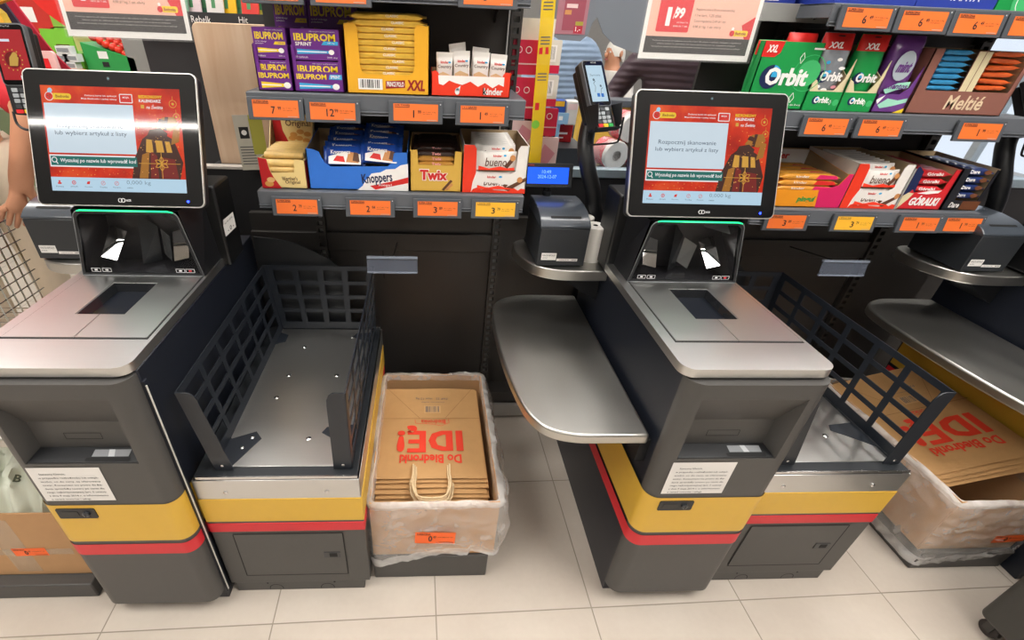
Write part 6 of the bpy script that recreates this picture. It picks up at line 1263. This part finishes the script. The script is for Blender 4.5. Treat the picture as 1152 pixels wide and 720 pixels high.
p0 = make_printer('receipt printer on the steel shelf of the middle till'); p0['group'] = 'receipt printers'; p0.location = (.323, 1.249, .8225)
c = copy_tree(p0, 'receipt printer at the left picture edge, behind the leftmost till'); c.location = (.323-1.402, 1.249, .8225)
c = copy_tree(p0, 'receipt printer on the rounded shelf at the right picture edge'); c.location = (.323+1.327, 1.249, .8225)
r = make_roll('upright white paper roll in front, right of the middle receipt printer'); r['group'] = 'paper rolls'; r.location = (.5, 1.31, .8225)
r = copy_tree(r, 'upright white paper roll behind the other, right of the middle receipt printer'); r.location = (.485, 1.385, .8225)
d = make_display('small blue customer display on a pole behind the middle printer'); d.location = (.295, 1.43, 1.003)
t0 = make_terminal('card terminal on swan-neck pole between left shelf and middle till'); t0.location = (RX, LY, 0); t0['group'] = 'card terminals'
c = copy_tree(t0, 'card terminal on swan-neck pole at the right picture edge'); c.location = (RX+1.327, LY, 0)
T = thing('payment_terminal', 'card terminal with red screen at the left picture edge', 'payment terminal', group='card terminals')
Mt = plane_frame((-.985, 1.25, 1.20), (1, .02, .02), (.06, .22, 1)); terminal_head(Mt, T, shroud=False, red=True)
q = MB(); q.tube(smooth_path([(-.965, 1.28, 1.24), (-.955, 1.36, 1.15), (-.93, 1.40, 1.02), (-.86, 1.41, .90), (-.78, 1.40, .885)], 6), .0235, BLK, 16); q.build('pole', T, smooth=60)
q = MB(); q.tube(smooth_path([(-.99, 1.26, 1.205), (-.985, 1.25, 1.18), (-.965, 1.245, 1.168), (-.925, 1.245, 1.17), (-.915, 1.25, 1.18), (-.915, 1.26, 1.205)], 4), .003, mat('guard_wire', '2d2e30', .35, metal=.6), 8); q.build('guard_wire', T)

# bags, boxes and plinths
plinth('dark grey plinth under the lined paper bag box in the middle', -.148, .188, .79, 1.36, .103)
bx = make_box('cardboard box lined with clear film, full of printed paper bags', .352, .55, .1035, .338); bx.location = (.028, .80, 0); bx['group'] = 'bag boxes'
box_label(bx, .002, -.019, .21, .112, .05, rz=-.045)
liner('plastic_liner', -.178, .181, -.004, .552, .341, lambda x, y: .10+.03*math.sin(x*14+1)+(.02 if x > .1 else 0), 4, bx, bulge=.035)
make_bag_stack(bx, -.143, .183, .904, 1.298, .317, 6, True, ('topmost paper bag with red lettering in the middle box', 'plain paper bag, %s from the top in the middle box', 'paper bags'))
pr = MB()
plinth('dark grey plinth under the bag box at the right', 1.545, 1.855, .785, 1.36, .08)
bx = make_box('cardboard box under wrinkled film at the right edge', .31, .56, .0805, .31); bx.location = (1.698, .80, 0); bx['group'] = 'bag boxes'
box_label(bx, .075, -.02, .16, .10, .034, rz=.06)
liner('plastic_liner', -.158, .160, -.004, .562, .313, lambda x, y: .045+.02*math.sin(x*12), 9, bx, bulge=.02, amp=.006)
make_bag_stack(bx, 1.548, 1.843, .90, 1.33, .31, 4, True, ('topmost paper bag with red lettering in the right box', 'plain paper bag, %s from the top in the right box', 'paper bags'), tilt=.33)
plinth('dark grey plinth under the plain cardboard box at the left edge', -1.30, -.93, .752, 1.36, .062)
bx = make_box('unlined cardboard box with orange label at the left edge', .36, .56, .0625, .335); bx.location = (-1.115, .785, 0); bx['group'] = 'bag boxes'
box_label(bx, .048, -.0012, .172, .088, .034, rz=.02)
tp = MB(); tp.rect(FRONT(0, -.0008, 0), -.02, .08, .045, .31, film('clear_tape', 'cfc3ae', .35, rough=.15), 0); tp.rect(FRONT(0, -.0008, 0), -.1, .16, .16, .185, film('clear_tape', 'cfc3ae', .35, rough=.15), .0003); tp.build('tape', bx)
# crumpled pale plastic bags stuffed in the left box
PB_ = mat('pale_plastic_bag', 'd5d9c9', .35, var=.08, scale=12, bump=.3, coat=.2)
m = MB()
def crum(u, v):
    x = -.17+.34*u; y = .01+.5*v; e = (math.sin(PI*min(max(u, .0), 1))**.4)*(math.sin(PI*min(1, v*.93+.04))**.35)
    z = .16+.34*e+.05*mnoise.noise((u*4, v*5, 1))-.07*abs(mnoise.noise((u*7+v*3, v*7, 4)))-.05*abs(mnoise.noise((u*15, v*13+u*5, 9)))+.03+.012*mnoise.noise((u*24, v*24, 2))
    return x, y+.02*mnoise.noise((u*7, v*7, 8)), z
m.grid(crum, 60, 70, PB_); m.grid(lambda u, v: (lambda p: (p[0], p[1], .16))(crum(1-u, v)), 8, 8, PB_)
Mp = plane_frame((.07, .055, .40), (1, .1, -.35), (.1, .35, 1)); m.text(Mp, 'B', 0, 0, .018, .022, mat('bag_print_dark', '39402f', .5), .012, bold=.04, shear=.2)
o = m.build('plastic_bag', smooth=80); o.location = (-1.115, .785, 0); tag(o, 'crumpled pale green plastic bags bulging from the left cardboard box', 'plastic bags')

# shelves
GL = make_gondola('dark shelf unit with sweets and medicine left of the card terminal', -.463, .273, [(-.463, .273, 1.017, SY), (-.446, .249, 1.2615, SY), (-.44, .235, 1.5, SY)], (-.36, .245), (-.60, .56))
GR = make_gondola('dark shelf unit with chewing gum and sweets right of the middle till', .80, 1.66, [(.95, 1.655, .9955, SY), (.79, 1.64, 1.2565, SY), (.955, 1.66, 1.4905, SY)], (1.05, 1.64), (.62, 1.95), up=1.66)
s = MB(); s.box((.74, 1.425, 1.462), (1.055, 1.556, 1.466), SHELF); s.box((.74, 1.42, 1.452), (1.055, 1.426, 1.492), mat('shelf_light_grey', '9a9a96', .4)); s.box((1.052, 1.42, 1.44), (1.056, 1.556, 1.492), SHELF); s.box((1.0, 1.4185, 1.464), (1.012, 1.421, 1.468), INK); sh = s.build('shelf', GR, bevel=.001)
m = MB(); m.box((.76, 1.43, 1.4925), (.945, 1.55, 1.63), mat('royal_carton', '2a3f9e', .42)); m.rect(FRONT(0, 1.4295, 0), .85, 1.497, .90, 1.512, PW_); tag(m.build('gum_carton', smooth=0), 'royal blue carton on the set-back grey shelf above the gum', 'carton')
goods_left(); goods_right()
for (x, z, lab, pr_, hd, col) in (
    (-.3755, 1.2255, 'orange price tag reading 7, under the yellow striped medicine', ('7', '99'), 'SUPERCENA', None), (-.236, 1.2235, 'orange price tag reading 12, under the blue striped medicine', ('12', '99'), 'SUPERCENA', None),
    (-.0295, 1.2265, 'orange price tag reading 1 99, under the golden wafer carton', ('1', '99'), '50% TANIEJ', None), (.139, 1.2265, 'orange price tag reading 1 49, under the standing white bars', ('1', '49'), '1 + 1 GRATIS', None),
    (-.358, .978, 'orange price tag reading 2 79, under the caramel rolls', ('2', '79'), 'SUPERCENA', None), (-.157, .979, 'orange price tag reading 2 94, under the blue wafer packs', ('2', '94'), 'SUPERCENA', None), (.030, .980, 'orange price tag reading 3 89, under the gold caramel carton', ('3', '89'), 'SUPER CENA', None), (.193, .981, 'amber price tag reading 3 79, under the white hazelnut bars on the left', ('3', '79'), 'Z APLIKACJĄ TANIEJ', YELTAG),
    (-.195, 1.467, 'orange price tag above the dim violet packs, mostly out of frame', ('9', '99'), 'SUPERCENA', None), (-.345, 1.467, 'orange price tag at the left end of the top left rail', ('8', '99'), 'SUPERCENA', None), (.135, 1.475, 'orange price tag reading 3 at the right end of the top left rail', ('3', '99'), 'SUPERCENA', None)):
    price_tag(x, z, lab, pr_, hd, col=col)
for (x, z, lab, pr_, hd, col) in (
    (1.035, 1.462, 'orange price tag reading 6, leftmost on the top right rail', ('6', '49'), 'SUPERCENA', None), (1.176, 1.461, 'orange price tag reading 6, second from left on top right rail', ('6', '49'), 'SUPERCENA', None), (1.315, 1.4595, 'orange price tag reading 6, third from left on top right rail', ('6', '49'), 'SUPERCENA', None), (1.456, 1.459, 'orange price tag reading 6, at the right edge of the top right rail', ('6', '49'), 'SUPERCENA', None),
    (1.05, 1.223, 'orange price tag reading 6, under the narrow silver gum carton', ('6', '49'), 'SUPERCENA', None), (1.20, 1.223, 'orange price tag reading 6, under the violet sweets carton', ('6', '49'), 'SUPERCENA', None), (1.482, 1.2225, 'orange price tag reading 1 99, under the cocoa brown carton', ('1', '99'), 'SUPERCENA', None),
    (1.055, .9615, 'orange price tag reading 3, cut off by the middle monitor', ('3', '89'), 'SUPERCENA', None), (1.263, .961, 'amber price tag reading 3, under the right hazelnut bar carton', ('3', '79'), 'Z APLIKACJĄ TANIEJ', YELTAG), (1.467, .962, 'orange price tag reading 1, under the red wafer carton', ('1', '99'), 'SUPERCENA', None), (1.603, .963, 'orange price tag reading 1, under the dark cookie carton', ('1', '99'), 'SUPERCENA', None)):
    price_tag(x, z, lab, pr_, hd, col=col)
# clear empty label holders on wire arms
for (x, z, lab) in ((-.179, .770, 'empty clear label holder above the left bagging cage'), (1.250, .780, 'empty clear label holder beside the right bagging cage')):
    T = thing('label_holder', lab, 'label holder', (x, 1.30, z), group='clear label holders'); T.rotation_euler = (math.radians(-8), 0, 0)
    F = FRONT(0, 0, 0); m = MB(); m.prism(rounded(0, 0, .152, .050, .002), 0, .002, film('holder_plastic', '646b7a', .5, rough=.22), F); m.prism([(0, .046), (.152, .046), (.152, .052), (0, .052)], -.004, .005, film('holder_edge', '8f97a6', .7, rough=.15), F); m.prism([(0, 0), (.152, 0), (.152, .005), (0, .005)], -.002, .004, film('holder_edge', '8f97a6', .7, rough=.15), F); m.build('holder', T)
    m = MB(); m.tube([(.076, .004, .04), (.076, .262, .03)], .002, mat('guard_wire', '2d2e30', .35, metal=.6), 6); m.build('arm', T)
hanging_sign(-.893, 1.40, 1.357, 0, 'clear sign holder with salmon price poster above the left till'); hanging_sign(.549, 1.40, 1.355, 0, 'clear sign holder with salmon price poster above the middle till')
# wheeled dark basket at the bottom right corner
T = thing('rolling_basket', 'dark wheeled shopping basket at the bottom right corner', 'basket', (1.575, .60, 0)); DB_ = mat('basket_dark', '3c3b38', .5)
m = MB(); m.prism(rounded(0, -.30, .40, .03, .025), .055, .60, DB_); m.build('tub', T, bevel=.012, seg=3)
m = MB(); a_ = rounded(0, -.30, .40, .03, .025); b_ = rounded(.018, -.282, .382, .012, .02); n_ = len(a_)
m.add([(p[0], p[1], .60) for p in a_]+[(p[0], p[1], .625) for p in a_]+[(p[0], p[1], .625) for p in b_]+[(p[0], p[1], .602) for p in b_], [f_ for i in range(n_) for j in [(i+1) % n_] for f_ in ((i, j, n_+j, n_+i), (n_+i, n_+j, 2*n_+j, 2*n_+i), (2*n_+i, 2*n_+j, 3*n_+j, 3*n_+i))], DB_); m.build('rim', T)
m = MB(); m.prism(rounded(.018, -.282, .382, .012, .02), .5995, .602, GAP); m.build('opening', T)  # flat dark sheet painted as the shaded inside; the tub is solid
m = MB(); m.tube(smooth_path([(.05, .022, .60), (.05, .022, .78), (.07, .022, .80), (.33, .022, .80), (.35, .022, .78), (.35, .022, .60)], 5), .011, BLK, 10); m.build('handle', T)
for (x, y) in ((.03, -.005), (.36, -.005), (.03, -.26), (.36, -.26)):
    m = MB(); m.lathe([(.0, -.009), (.021, -.009), (.024, -.006), (.024, .006), (.021, .009), (0, .009)], mat('wheel_dark', '2a2422', .4), 20, plane_frame((x, y, .024), (0, 1, 0), (0, 0, 1))); w = m.build('wheel', T); m = MB(); m.box((x-.014, y-.01, .02), (x+.014, y+.01, .058), DB_); m.build('fork', w)
m = MB(); m.rect(FRONT(0, -.3006, 0), .03, .09, .10, .16, mat('sticker_blue', '4f8fc0', .4)); m.rect(FRONT(0, -.3006, 0), .045, .10, .07, .15, PW_, .0008); m.build('sticker', T)

# ------------------------------------------------------------------ world, colour management
W = bpy.data.worlds.new('sky'); sc.world = W; W.use_nodes = True; nt = W.node_tree; bg = nt.nodes['Background']
bg.inputs['Color'].default_value = H('e4efff'); bg.inputs['Strength'].default_value = 1.1
sc.view_settings.view_transform = 'Standard'; sc.view_settings.look = 'None'; sc.view_settings.gamma = 1; sc.view_settings.use_curve_mapping = False
sc.view_settings.exposure = 0.0
